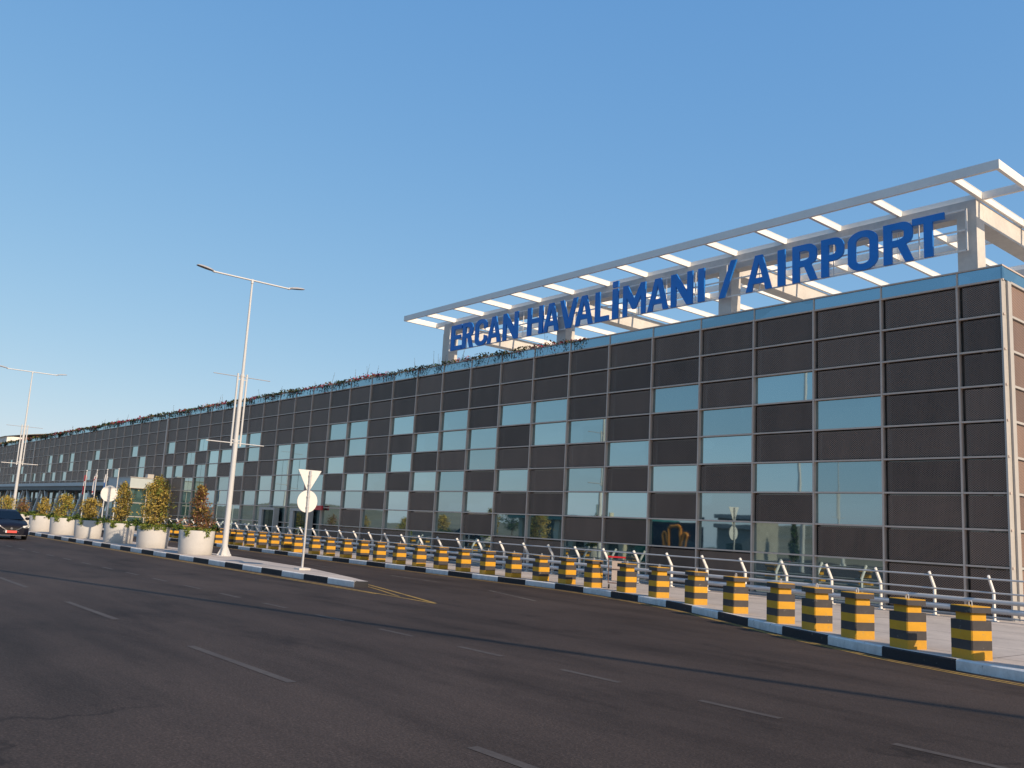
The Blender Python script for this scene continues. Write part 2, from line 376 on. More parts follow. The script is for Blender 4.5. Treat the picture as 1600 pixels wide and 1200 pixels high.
for i, p in enumerate(KP):
    a = KP[max(i-1,0)]; c = KP[min(i+1,len(KP)-1)]; d = Vector((c[0]-a[0], c[1]-a[1])).normalized()
    inn.append((p[0]+d.y*.13*1, p[1]-d.x*.13*1))
for i in range(len(KP)-1):
    p, q = inn[i], inn[i+1]
    b.add([(p[0],p[1],PZ),(p[0],30 if p[0]>1 else 1.5,PZ),(q[0],30 if q[0]>1 else 1.5,PZ),(q[0],q[1],PZ)], [(0,3,2,1)])
struct(b.build("pavement", M["pavement"]))

# traffic island
ISL_F = [(-11.38,-12.22),(-11.40,-12.60),(-11.5,-12.66),(-12.4,-12.68),(-22,-12.8),(-30,-12.85),(-160,-12.85)]
kerb("island_kerb", ISL_F, 1.46, .45, -1, 3, 0)
b = MB()
top = [(-11.50,-12.24),(-11.60,-12.52),(-12.4,-12.56),(-22,-12.68),(-30,-12.73),(-160,-12.73)]
bot = [(-11.44,-12.215),(-11.75,-12.14),(-12.9,-11.85),(-17.5,-10.9),(-30,-10.35),(-160,-10.35)]
for i in range(5):
    b.add([(*top[i],PZ),(*top[i+1],PZ),(*bot[i+1],PZ),(*bot[i],PZ)], [(0,3,2,1)])
    b.add([(*bot[i],PZ),(*bot[i+1],PZ),(*bot[i+1],-.01),(*bot[i],-.01)], [(0,1,2,3)])
b.add([(*bot[0],PZ),(*bot[0],-.01),(*top[0],-.01),(*top[0],PZ)], [(0,1,2,3)])
struct(b.build("traffic_island", M["pavement"]))

# markings, sheets 4 mm above the road
def stripe(b, P, w, z=.004, mi=0):
    L = []; 
    for i, p in enumerate(P):
        a = P[max(i-1,0)]; c = P[min(i+1,len(P)-1)]; d = Vector((c[0]-a[0], c[1]-a[1])).normalized(); L.append(((p[0]-d.y*w/2, p[1]+d.x*w/2, z), (p[0]+d.y*w/2, p[1]-d.x*w/2, z)))
    for l, r in zip(L, L[1:]): b.add([l[0], l[1], r[1], r[0]], [(0,1,2,3)], mi)
b = MB()
for i in range(-34, 6):
    x = 1.92+2.33*i; stripe(b, [(x,-17.25),(x+1.08,-17.25)], .11)
for i in range(-12, 3):
    x = -1.65+6.43*i; stripe(b, [(x,-21.02),(x+3.1,-21.02)], .12)
struct(b.build("lane_marking", M["mark_faint"]))
b = MB(); 
for x in (-24., -16.6, -10.3, -31.5, -39., -46.): 
    stripe(b, [(x,-8.1 if x < -12 else -8.62),(x+3.2,-8.2 if x < -12 else -9.62)], .10)
struct(b.build("near_lane_marking", M["mark_white"]))
b = MB()
off = []
for i, p in enumerate(KP[3:]):
    KPs = KP[3:]; a = KPs[max(i-1,0)]; c = KPs[min(i+1,len(KPs)-1)]; d = Vector((c[0]-a[0], c[1]-a[1])).normalized(); off.append((p[0]-d.y*1., p[1]+d.x*1., d))
for o in (.30, .46):
    stripe(b, [(p[0]-d.y*o*-1 + d.y*0, p[1]+d.x*o*1) for p, d in [(q, off[i][2]) for i, q in enumerate(KP[3:])] if p[0] > -60], .07)
struct(b.build("kerb_line", M["mark_yellow"]))
b = MB()
stripe(b, [(-90,-13.12),(-30,-13.1),(-12,-13.02),(-6.8,-13.12)], .09, .004); stripe(b, [(-90,-13.30),(-30,-13.28),(-12,-13.2),(-9.4,-13.17)], .08, .004)
stripe(b, [(-13.4,-11.35),(-10.8,-12.02),(-6.9,-13.08)], .10, .008); stripe(b, [(-12.6,-11.8),(-10.6,-12.35),(-8.6,-12.98)], .07, .008)
struct(b.build("island_line", M["mark_yellow"]))

# ------------------------------------------------------------------ terminal building
W = 2.318193
ZT = 9.5485
ROW = lambda r: ZT-r                      # height of transom r
XL = -60*W; XC = 1.24
CLEAR = {1:(4,6,7,9),2:(3,6,8,9),3:(4,5,7,8),4:(3,6,8),5:(5,7,9),6:(4,6,7,9),7:(3,4,8),8:(3,6,8),9:(4,5,7,9),10:(3,4,6,7,8),11:(4,6,9),12:(3,5,7,8),13:(6,8),
 14:(3,4,6,7),15:(3,5,7,8),16:(6,7,8,9),17:(4,5,6,7,8,9),18:(4,5,6,7,8,9),19:(6,7,8,9),20:(3,4,7,8,9),21:(3,5,8,9),22:(4,6,7,8,9),23:(4,5,7,8,9),24:(3,5,6,7,8,9),25:(4,6,7,8,9),
 26:(5,),27:(3,5),30:(4,5),31:(3,),33:(5,),34:(4,),36:(3,),37:(4,5),40:(3,4),41:(5,),42:(3,),43:(5,),44:(3,4),45:(5,),47:(5,),49:(5,),50:(4,),52:(5,),53:(3,),56:(4,5)}
for j in range(28, 60): CLEAR[j] = tuple(CLEAR.get(j, ()))+(7,8,9)
terminal = thing("terminal_building", "long low airport terminal with chequered dark mesh and blue glass facade", "building", (0,0,0))
rt = random.Random(9); far_panes, far_panels = MB(), MB(); n_pane = n_panel = 0
for j in range(-1, 60):
    xr = -j*W if j >= 0 else XC-.02; xl = -(j+1)*W
    for r in range(1, 10):
        z1 = ROW(r-1); z0 = ROW(r) if r < 9 else PZ+.06
        x0, x1 = xl+.028, xr-.028; y0 = 0.
        clear = r in CLEAR.get(j, ())
        if clear:
            q = MB()
            subs = 2 if (j in (17,18) and r in (5,6)) or j in (24,25) else 1
            for s in range(subs):
                a = x0+(x1-x0)*s/subs+(.02 if s else 0); c = x0+(x1-x0)*(s+1)/subs-(.02 if s < subs-1 else 0)
                q.box(a, c, .035, .047, z0+.027, z1-.027)
            ta, tb = rt.gauss(0,.003), rt.gauss(0,.005); xm, zm = (x0+x1)/2, (z0+z1)/2
            q.v = [(vx, vy+ta*(vx-xm)+tb*(vz-zm), vz) for vx, vy, vz in q.v]
            if n_pane < 99:
                q.build("window_pane", M["glass_green"] if j in (24,25) and r >= 6 else M["glass"], terminal); n_pane += 1
            else:
                for V, F in ((q.v, q.f),): far_panes.add(V, F)
        else:
            q = MB(); q.box(x0+.115, x1-.012, -.045, -.03, z0+.045, z1-.075)
            if n_panel < 99: q.build("mesh_panel", M["mesh"], terminal); n_panel += 1
            else: far_panels.add(q.v, q.f)
tag(far_panes.build("window_pane", M["glass"], terminal), kind="stuff")
tag(far_panels.build("mesh_panel", M["mesh"], terminal), kind="stuff")
b = MB(); b.box(XL, XC-.06, .10, .12, PZ+.05, ZT+.1); b.build("glass_backing", M["glass_back"], terminal)
for k in range(0, 61):
    x = -k*W; w = .027 if k not in (28, 48) else .13
    b = MB(); b.box(x-w, x+w, -.10 if w < .1 else -.14, .08, PZ+.04, ZT+.03); b.build("mullion", M["alu"], terminal)
for r in range(0, 9):
    z = ROW(r); b = MB(); b.box(XL, XC+.03, -.085, -.005, z-.025, z+.025); b.box(XL, XC, -.003, .075, z-.022, z+.022); b.build("transom", M["alu"], terminal)
for xa, xb, za, zb in ((.60,.74,2.4,8.2),(1.02,1.07,PZ+.1,9.3),(-2.22,-2.17,5.0,7.6),(.50,.62,PZ+.1,2.3)):  # pale strips painting the sunlit streaks of inner columns behind the mesh
    b = MB(); b.box(xa, xb, .085, .095, za, zb); b.build("inner_column", M["alu_side"], terminal)
b = MB(); b.box(XL, XC+.03, -.11, .13, PZ-.05, PZ+.08); b.build("plinth", M["alu_dark"], terminal)
b = MB(); b.box(XC-.05, XC+.0, -.13, .16, PZ, ZT+.0); b.build("corner_fin", M["alu_side"], terminal)
b = MB(); b.box(XC+.003, XC+.06, .175, .42, PZ, ZT); b.build("corner_post", M["alu_side"], terminal)
# parapet
for j in range(-1, 60):
    xr = -j*W if j >= 0 else XC-.02; xl = -(j+1)*W
    if j < 40: 
        b = MB(); b.box(xl+.025, xr-.025, -.03, .03, ZT+.04, ZT+.40); b.build("parapet_glass", M["glass_band"], terminal)
b = MB(); b.box(XL, -40*W-.03, -.03, .03, ZT+.04, ZT+.40); b.build("parapet_glass", M["glass_band"], terminal)
b = MB()
for k in range(0, 61): b.box(-k*W-.022, -k*W+.022, -.055, .035, ZT+.035, ZT+.40)
tag(b.build("parapet_fin", M["alu"], terminal), kind="stuff")
b = MB(); b.box(XL, XC+.02, -.07, .22, ZT+.403, ZT+.445); b.box(XC-.20, XC+.02, .222, 26, ZT+.403, ZT+.445); b.build("parapet_cap", M["alu"], terminal)
b = MB(); b.box(XC-.04, XC+.01, -.05, .02, ZT+.035, ZT+.40); b.box(XC-.03, XC+.0, .05, 26, ZT+.04, ZT+.40); b.build("parapet_return", M["glass_band"], terminal)
# east side, in the sun
DY = 2.3
for k in range(0, 11):
    y0 = .43+k*DY
    for r in range(1, 10):
        z1 = ROW(r-1); z0 = ROW(r) if r < 9 else PZ+.06
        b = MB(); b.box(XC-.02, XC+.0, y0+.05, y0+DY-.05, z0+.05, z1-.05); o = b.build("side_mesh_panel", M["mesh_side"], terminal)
    b = MB(); b.box(XC-.03, XC+.07, y0+DY-.035, y0+DY+.035, PZ, ZT+.03); b.build("side_mullion", M["alu_side"], terminal)
for r in range(0, 9):
    b = MB(); b.box(XC-.03, XC+.055, .425, 26, ROW(r)-.032, ROW(r)+.032); b.build("side_transom", M["alu_side"], terminal)
b = MB(); b.box(XC-.10, XC-.06, .2, 26, PZ, ZT+.1); b.box(XL, XC-.06, 25.8, 26, PZ, ZT+.1); b.box(XL-.2, XL, .1, 26, PZ, ZT+.4); b.build("wall", M["alu_dark"], terminal)
b = MB(); b.box(XL, XC-.12, .2, 25.7, ZT-.25, ZT-.02); b.build("roof", M["roof"], terminal)

# doors in the facade
def door(xa, xb, label):
    t = thing("entrance_door", label, "door", ((xa+xb)/2, -.1, PZ)); w = (xb-xa)/2; h = 2.12
    b = MB(); b.box(-w, -w+.42, -.35, .0, 0, h); b.box(w-.12, w, -.35, 0, 0, h); b.box(-w, w, -.36, .0, h, h+.16); b.build("door_frame", M["alu_side"], t)
    b = MB(); b.box(-w+.42, 0.12, -.22, -.2, .02, h); b.build("door_leaf", M["glass_dark"], t)
    b = MB(); b.box(.16, w-.12, -.22, -.2, .02, h); b.build("door_leaf", M["glass_dark"], t)
    return t
door(-44.7, -42.5, "sliding glass entrance door in pale frame, farther of the two doors")
door(-40.3, -37.9, "sliding glass entrance door in pale frame, just behind the round sign")
t = tag(MB().box(-37.75,-36.75,-.22,-.12,2.40,2.66).build("shop_sign", M["red"]), "small red sign strip above the ground floor glazing beside door", "sign")

# entrance vestibule and canopy
ves = thing("entrance_vestibule", "boxy glazed vestibule with grey cladding band projecting from facade", "vestibule", (-66.4,-1.6,PZ))
b = MB(); b.box(-2.9, 2.9, -1.4, 1.45, 3.42, 4.2); b.build("cladding_band", M["canopy"], ves)
b = MB(); b.box(-2.95, 2.95, -1.46, 1.45, 3.36, 3.418); b.box(-2.95, 2.95, -1.46, 1.45, 4.203, 4.26); b.build("trim", M["alu_side"], ves)
b = MB(); b.box(-2.8, 2.8, -1.3, 1.4, .05, 3.35); b.build("glazing", M["glass_green"], ves)
b = MB()
for x in (-2.8, -1.4, 0, 1.4, 2.74): b.box(x, x+.06, -1.345, -1.303, 0, 3.35)
for y in (-1.34, 0, 1.34): b.box(2.803, 2.85, y-.04, y+.04, 0, 3.35)
for z in (1.1, 2.2): b.box(2.803, 2.842, -1.3, 1.3, z-.03, z+.03); b.box(-2.74, 2.74, -1.34, -1.303, z-.03, z+.03)
b.build("glazing_bars", M["alu_side"], ves)
b = MB(); b.box(1.4, 2.0, .2, .7, 4.263, 4.6); b.build("roof_unit", M["alu_side"], ves)
can = thing("entrance_canopy", "long flat grey canopy on slanted struts over the terminal entrance", "canopy", (-105,-1.7,PZ))
b = MB(); b.box(-36, 35.6, -1.4, 1.6, 3.55, 3.85); b.build("canopy_slab", M["canopy"], can)
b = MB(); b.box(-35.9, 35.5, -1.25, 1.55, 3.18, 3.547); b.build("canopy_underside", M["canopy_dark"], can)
for i in range(9):
    x = 32-i*8
    for s in (-1, 1):
        b = MB(); b.bar((x, -.9, 0), (x+s*3.2, -.9, 3.2), .22, .30); b.build("strut", M["canopy"], can)

# ------------------------------------------------------------------ roof pergola
perg = thing("roof_pergola", "open white steel and concrete pergola standing on the terminal roof", "pergola", (-13,4,ZT))
def pb(name, mat, *boxes):
    b = MB()
    for x0,x1,y0,y1,z0,z1 in boxes: b.box(x0+13, x1+13, y0-4, y1-4, z0-ZT, z1-ZT)
    return b.build(name, mat, perg)
CX = [0.005, -8.785, -17.69, -26.55]
for x in CX:
    pb("column", M["concrete"], (x-.285, x+.285, .72, 1.29, ZT-.02, 11.90)); pb("column", M["concrete"], (x-.285, x+.285, 8.72, 9.29, ZT-.02, 11.90))
    pb("cross_beam", M["concrete"], (x-.283, x+.283, 1.23, 8.75, 11.78, 12.40))
pb("front_beam", M["concrete"], (-26.83, .287, .74, 1.225, 11.905, 12.415)); pb("rear_beam", M["concrete"], (-26.83, .287, 8.755, 9.26, 11.905, 12.415))
FX0, FX1 = -27.95, 1.66
def ibeam_y(x, y0, y1, z0, z1):
    b = MB(); f = .016
    b.box(x-.045+13, x+.045+13, y0-4, y1-4, z0+f-ZT, z1-f-ZT); b.box(x-.055+13, x+.055+13, y0-4, y1-4, z0-ZT, z0+f-ZT); b.box(x-.055+13, x+.055+13, y0-4, y1-4, z1-f-ZT, z1-ZT)
    return b.build("purlin", M["steel_white"], perg)
ZP0, ZP1 = 12.43, 12.66
for x in (.34,-2.12,-4.23,-6.32,-8.44,-10.65,-12.87,-15.02,-17.21,-19.43,-21.6,-23.78,-26.1): ibeam_y(x, -.98, 11.0, ZP0, ZP1)
pb("fascia", M["steel_white"], (FX0, FX1, -1.10, -1.00, 12.41, 12.68)); pb("fascia", M["steel_white"], (FX0, FX1, 11.02, 11.12, 12.41, 12.68))
pb("fascia", M["steel_white"], (FX1-.10, FX1, -.995, 11.015, 12.41, 12.68)); pb("fascia", M["steel_white"], (FX0, FX0+.10, -.995, 11.015, 12.41, 12.68))
for y in (.98, 4.2, 5.15, 9.0): pb("long_beam", M["steel_white"], (FX0+.105, FX1-.105, y-.05, y+.05, 12.42, 12.65))

# ------------------------------------------------------------------ letters
CAP = 1.31
def roundrect(x0, x1, y0, y1, rx, ry, n=7, corners=(1,1,1,1)):
    P = []
    for (cx, cy, a0, on, px, py) in ((x1-rx, y0+ry, -pi/2, corners[0], x1, y0), (x1-rx, y1-ry, 0, corners[1], x1, y1), (x0+rx, y1-ry, pi/2, corners[2], x0, y1), (x0+rx, y0+ry, pi, corners[3], x0, y0)):
        if on: P += [(cx+rx*cos(a0+pi/2*i/n), cy+ry*sin(a0+pi/2*i/n)) for i in range(n+1)]
        else: P.append((px, py))
    return P
def glyph(ch, w):
    t = .268; h = CAP; bt = .212
    if ch in "Iİ":
        L = [[(0,0),(w,0),(w,h),(0,h)]]
        if ch == "İ": L = [[(0,0),(w,0),(w,h*.98),(0,h*.98)], [(0,h*1.035),(w,h*1.035),(w,h*1.23),(0,h*1.23)]]
        return L
    if ch == "L": return [[(0,0),(w,0),(w,bt),(t,bt),(t,h),(0,h)]]
    if ch == "T": return [[(w/2-t/2,0),(w/2+t/2,0),(w/2+t/2,h-bt),(w,h-bt),(w,h),(0,h),(0,h-bt),(w/2-t/2,h-bt)]]
    if ch == "E": m = h*.51; return [[(0,0),(w,0),(w,bt),(t,bt),(t,m-bt/2),(w*.92,m-bt/2),(w*.92,m+bt/2),(t,m+bt/2),(t,h-bt),(w,h-bt),(w,h),(0,h)]]
    if ch == "H": m = h*.5; return [[(0,0),(t,0),(t,m-bt/2),(w-t,m-bt/2),(w-t,0),(w,0),(w,h),(w-t,h),(w-t,m+bt/2),(t,m+bt/2),(t,h),(0,h)]]
    if ch == "N": s = .27; return [[(0,0),(t*.95,0),(t*.95,h*.62),(w-s,0),(w,0),(w,h),(w-t*.95,h),(w-t*.95,h*.38),(s,h),(0,h)]]
    if ch == "M": t2 = .215; s = .25; return [[(0,0),(t2,0),(t2,h*.60),(w/2-.085,h*.20),(w/2+.085,h*.20),(w-t2,h*.60),(w-t2,0),(w,0),(w,h),(w-s,h),(w/2,h*.50),(s,h),(0,h)]]
    if ch == "/": s = .25; return [[(0,-.02),(s,-.02),(w,h*1.03),(w-s,h*1.03)]]
    if ch == "V":
        a = .245; return [[(w/2-.15,0),(w/2+.15,0),(w,h),(w-a,h),(w/2,h*.27),(a,h),(0,h)]]
    if ch == "A":
        a = .245; y0, y1 = h*.20, h*.355
        def xin(y): return a+(w/2-a)*(y/(h*.80))
        return [[(0,0),(a,0),(xin(y0)-.015,y0),(w-xin(y0)+.015,y0),(w-a,0),(w,0),(w/2+.15,h),(w/2-.15,h)], [(xin(y1),y1),(w-xin(y1),y1),(w/2,h*.80)]]
    if ch == "O": return [roundrect(0, w, -.012, h+.012, w*.48, .34), roundrect(t, w-t, bt-.01, h-bt+.01, (w-2*t)*.48, .17)]
    if ch == "C":
        P = []; ro = roundrect(0, w, -.012, h+.012, w*.46, .33, 8); n = 9
        br, tr, tl, bl = ro[:n], ro[n:2*n], ro[2*n:3*n], ro[3*n:]
        ri = roundrect(t, w-t*.9, bt-.01, h-bt+.01, (w-2*t)*.5, .16, 8)
        ibr, itr, itl, ibl = ri[:n], ri[n:2*n], ri[2*n:3*n], ri[3*n:]
        outer = tr+tl+bl+br          # from right top round to right bottom
        inner = itr+itl+ibl+ibr
        return [outer+[(w,h*.33),(w-t*.92,h*.38)]+inner[::-1]+[(w-t*.92,h*.62),(w,h*.67)]]
    if ch == "P": 
        m = h*.40; return [[(0,0),(t,0),(t,m)]+[p for p in roundrect(t, w, m, h, min(.34,w-t-.02), .30, 7, (1,1,0,0)) if p[0] > t+.001]+[(0,h)], roundrect(t, w-t, m+bt, h-bt, max(.03,(w-2*t)*.6), .115, 6, (1,1,0,0))]
    if ch == "R":
        m = h*.42
        bowl = roundrect(t, w-.02, m, h, min(.34,w-t-.05), .29, 7, (1,1,0,0)); bowl = [p for p in bowl if p[0] > t+.001]
        return [[(0,0),(t,0),(t,m-.02),(w*.5-.02,m-.02),(w-.26,0),(w,0),(w*.5+.24,m+.03)]+bowl[3:]+[(0,h)], roundrect(t, w-t-.02, m+bt-.02, h-bt, max(.03,(w-2*t)*.6), .115, 6, (1,1,0,0))]
    raise KeyError(ch)
TXT = [('E',-25.7,-24.83),('R',-24.74,-23.86),('C',-23.69,-22.74),('A',-22.72,-21.69),('N',-21.51,-20.41),('H',-19.72,-18.65),('A',-18.59,-17.6),('V',-17.52,-16.41),('A',-16.53,-15.47),('L',-15.31,-14.51),('İ',-14.30,-13.98),('M',-13.7,-12.48),('A',-12.35,-11.3),('N',-11.15,-10.09),('I',-9.82,-9.53),('/',-8.85,-8.07),('A',-7.65,-6.58),('I',-6.33,-6.04),('R',-5.74,-4.8),('P',-4.64,-3.82),('O',-3.67,-2.65),('R',-2.45,-1.49),('T',-1.51,-.53)]
sign = thing("airport_sign", "large blue ERCAN HAVALİMANI / AIRPORT letters mounted on roof pergola front", "sign", (-13,.45,10.79))
for ch, xa, xb in TXT:
    c = bpy.data.curves.new("letter", "CURVE"); c.dimensions = "2D"; c.fill_mode = "BOTH"; c.extrude = .035; c.bevel_depth = .004; c.bevel_resolution = 0
    for P in glyph(ch, xb-xa):
        sp = c.splines.new("POLY"); sp.points.add(len(P)-1); sp.use_cyclic_u = True
        for p, q in zip(sp.points, P): p.co = (q[0], q[1], 0, 1)
    tmp = bpy.data.objects.new("letter", c); col.objects.link(tmp)
    bpy.context.view_layer.update()
    me = bpy.data.meshes.new_from_object(tmp.evaluated_get(bpy.context.evaluated_depsgraph_get()))
    bpy.data.objects.remove(tmp); bpy.data.curves.remove(c)
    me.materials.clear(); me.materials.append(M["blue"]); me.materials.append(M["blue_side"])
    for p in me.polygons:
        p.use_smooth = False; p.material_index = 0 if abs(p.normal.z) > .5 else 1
    o = bpy.data.objects.new("letter", me); col.objects.link(o); o.parent = sign; o.location = (xa+13, 0, 0); o.rotation_euler = (pi/2,0,0)
b = MB(); x0, x1 = -13.05, 13.06; z0, z1 = .03, 1.30; y = .13
for z in (z0, (z0+z1)/2, z1): b.bar((x0,y,z), (x1,y,z), .045, .045)
for x in (x0, x1): b.bar((x,y,z0-.02), (x,y,z1+.02), .045, .045)
for i in range(1, 18): b.bar((x0+i*1.45,y+.05,z0), (x0+i*1.45,y+.05,z1), .03, .03)
b.build("sign_frame", M["steel_white"], sign)
b = MB()
for x in (x0+1.3, x0+12.3, x0+21.6, x0+23.95):
    for k in range(2): b.tube((x+.05*k,y+.1,z0+.1), (x+.08*k-.1,y+.25,z1-.1), .009, n=5)
b.build("cable", M["steel_white"], sign)

# ------------------------------------------------------------------ roof hedge (trailing bougainvillea)
b = MB(); rnd = random.Random(3)
x = -15.2
while x > -138:
    d = max(1., (-x)/26.)
    step = .022*d; x -= step
    hgt = .09+.13*(.5+.5*sin(x*.9)*sin(x*.37+1)) + .10*rnd.random()
    if x > -16.2: hgt *= .6
    flower = (1.5 if -17.2 < x < -16.2 else 0)+sin(x*.8+2.)+sin(x*.31)+.6*sin(x*2.3)
    for k in range(3):
        z = ZT+.40+hgt*rnd.random()**1.1; y = rnd.uniform(-.12, .45)
        u = rnd.random()
        if flower > .1 and u < .42: mi = 2 if u < .30 else 3
        elif u < .70: mi = 0
        elif u < .80: mi = 1
        else: mi = 4
        b.leaf((x+rnd.uniform(-.1,.1), y, z), .145*d**.55, mi)
    if rnd.random() < .10+.30*max(0,sin(x*1.3)*sin(x*.43)):
        z = ZT+.42; L = rnd.uniform(.1,.55); px = x
        n = int(5+L*9)
        for i in range(n):
            px += rnd.uniform(-.05,.05); b.leaf((px, -.09-rnd.random()*.05, z-L*i/n), .085*d**.6, 0 if rnd.random() < .75 else (4 if rnd.random() < .7 else 2))
    if rnd.random() < .02:
        L = rnd.uniform(.35, .9); a = rnd.uniform(-.35,.35)
        b.tube((x,.1,ZT+.4), (x+a,.1,ZT+.4+L), .010*d**.5, .004, 4, 4, False)
        for i in range(4): b.leaf((x+a*(i+1)/4, .1, ZT+.4+L*(i+1)/4), .07*d**.6, 0)
tag(b.build("rooftop_hedge", [M["l_dark"], M["l_green"], M["l_mag"], M["l_pink"], M["l_brown"]]), "unkempt trailing hedge with magenta flowers along the terminal parapet", "hedge", kind="stuff")

# ------------------------------------------------------------------ guard railing
rail = thing("guard_railing", "white and grey steel guard railing with leaning posts before the facade", "railing", (-40,-.85,PZ))
XR0, XR1 = -76., 14.
for i in range(58):
    x = 1.05+9*1.54-i*1.54
    if x < XR0: break
    b = MB(); lx = x+40
    w_ = .020; b.box(lx-w_, lx+w_, -.055, .055, .0, .74); b.add([(lx-w_,-.055,.74),(lx+w_,-.055,.74),(lx+w_,.055,.74),(lx-w_,.055,.74),(lx-w_,-.345,1.14),(lx+w_,-.345,1.14),(lx+w_,-.27,1.18),(lx-w_,-.27,1.18)], [(0,1,5,4),(1,2,6,5),(2,3,7,6),(3,0,4,7),(4,5,6,7)])
    b.box(lx-.09, lx+.09, -.08, .08, 0, .015); b.build("post", M["post_white"], rail)
def rl(name, y, z, r, n=10): MB().tube((XR0+40,y,z), (XR1+40,y,z), r, n=n).build(name, M["rail_blue"], rail)
rl("top_rail", -.30, 1.075, .024); rl("middle_rail", -.085, .72, .024); rl("crash_pipe", -.115, .50, .058, 14); rl("crash_pipe", -.132, .27, .075, 14); rl("foot_rail", -.07, .10, .018)

# ------------------------------------------------------------------ bollards
def make_bollard(label):
    t = thing("bollard", label, "bollard", group="striped bollards along the pavement kerb"); a = .22
    b = MB()
    for i, (z0, z1) in enumerate(((0,.155),(.155,.31),(.31,.465),(.465,.62))): b.chbox(-a, a, -a, a, z0, z1, .018, i % 2)
    b.build("base", [M["yellow"], M["black"]], t)
    b = MB(); c = .165; b.chbox(-c, c, -c, c, .62, .745, .015); b.build("neck", M["yellow"], t)
    b = MB(); b.chbox(-a, a, -a, a, .745, .835, .016, 1); b.chbox(-a+.004, a-.004, -a+.004, a-.004, .8352, .848, .016, 0); b.build("cap", [M["yellow"], M["black"]], t)
    b = MB(); P = [(-.03,0,.845),(-.03,0,.90),(-.015,0,.925),(.015,0,.925),(.03,0,.90),(.03,0,.845)]
    for p, q in zip(P, P[1:]): b.tube(p, q, .010, n=6)
    b.build("lifting_hook", M["galv"], t)
    return t
BP = [(-40.47,-4.78),(-38.41,-4.77),(-37.61,-4.77),(-36.12,-4.78),(-34.57,-4.78),(-33.1,-4.78),(-31.64,-4.78),(-30.48,-4.77),(-28.66,-4.77),(-27.17,-4.78),(-25.62,-4.77),(-24.15,-4.77),(-22.76,-4.77),(-21.18,-4.77),(-19.71,-4.76),(-18.17,-4.78),(-16.71,-4.77),(-15.21,-4.78),(-13.74,-4.77),(-12.27,-4.77),(-10.9,-4.83),(-9.53,-4.98),(-7.75,-5.35),(-6.08,-5.82),(-4.16,-6.58),(-2.17,-7.61),(-.29,-8.6),(.91,-9.15),(2.05,-9.63),(3.26,-10.12),(4.47,-10.43)]
BP = [(-48.6,-4.78),(-47.2,-4.78),(-45.9,-4.78),(-44.4,-4.78),(-43.0,-4.78)]+BP
nB = len(BP); proto = None
rb = random.Random(5)
def turn(x):
    T = [(-60,-5),(-12,-9),(-9.5,-9),(-7.75,-11),(-6,-17),(-4.2,-14),(-2.2,-20),(-.3,-24),(2,-24),(3.3,-21.5),(12,-18)]
    for (x0,a0),(x1,a1) in zip(T, T[1:]):
        if x0 <= x <= x1: return radians(a0+(a1-a0)*(x-x0)/(x1-x0))
    return 0
def kerb_angle(x):
    for a, c in zip(KP, KP[1:]):
        if c[0] <= x <= a[0]: return atan2(a[1]-c[1], a[0]-c[0])
    return 0
for i, (x, y) in enumerate(BP[::-1]):
    lab = "yellow and black striped concrete bollard, " + ("nearest one at the right end of the row" if i == 0 else "farthest one at the left end of the row" if i == nB-1 else "%s from the right end of the row" % ORD[i+1])
    rz = turn(x)+radians(rb.uniform(-2.5,2.5))
    if proto is None: proto = make_bollard(lab); proto.location = (x,y,PZ); proto.rotation_euler = (0,0,rz)
    else: dup(proto, lab, (x,y,PZ), rz)
for i, (x, y) in enumerate(((5.95,-10.66),(7.45,-10.93),(8.95,-11.12),(10.45,-11.25))):
    dup(proto, "yellow and black striped concrete bollard beyond the right frame edge, %s one out" % ORD[i+1], (x,y,PZ), kerb_angle(x))

# ------------------------------------------------------------------ planters with shrubs and trailing plants
def make_planter(label):
    t = thing("planter", label, "planter", group="round concrete planters on the traffic island")
    b = MB(); b.lathe([(0,.0),(.655,0),(.668,.03),(.712,.945),(.706,.96),(.64,.96),(.63,.87)], 48); b.build("pot", M["planter"], t)
    b = MB(); b.lathe([(.631,.87),(.35,.90),(0,.92)], 32); b.build("soil", M["soil"], t)
    return t
def make_shrub(loc, h, w, shape, mats, label, seed, n):
    r = random.Random(seed)
    t = thing("shrub", label, "shrub", loc, group="dry shrubs growing in the planters")
    b = MB()
    b.tube((0,0,0), (.02,.01,h*.55), .05, .025, 7); b.tube((.02,.01,h*.55), (0,0,h*.95), .025, .006, 6)
    limbs = []
    for i in range(16):
        z = h*r.uniform(.12,.75); a = r.random()*6.28; L = w*shape(z/h+.08)*r.uniform(.6,.95); e = (L*cos(a), L*sin(a), z+h*r.uniform(.08,.2)); b.tube((0,0,z), e, .014, .004, 5); limbs.append(((0,0,z), e))
    b.build("trunk", M["bark"], t)
    b = MB()
    clumps = []
    for i in range(int(n/20)):
        z = h*r.uniform(.05,1.)**.9; a = r.random()*6.28; rad = .92*w*shape(z/h)*r.uniform(.55,1.22)*r.random()**.35; clumps.append((rad*cos(a), rad*sin(a), z, r.random()))
    random.seed(seed)
    for cx, cy, cz, tone in clumps:
        s = .04+.075*w*(.4+shape(cz/h))
        for k in range(26):
            p = (cx+r.gauss(0,s), cy+r.gauss(0,s), cz+r.gauss(0,s*1.1))
            u = tone*.7+r.random()*.3
            b.leaf(p, .105, 0 if u < .52 else 1 if u < .74 else 2)
    b.build("crown", [M[m] for m in mats], t)
    return t
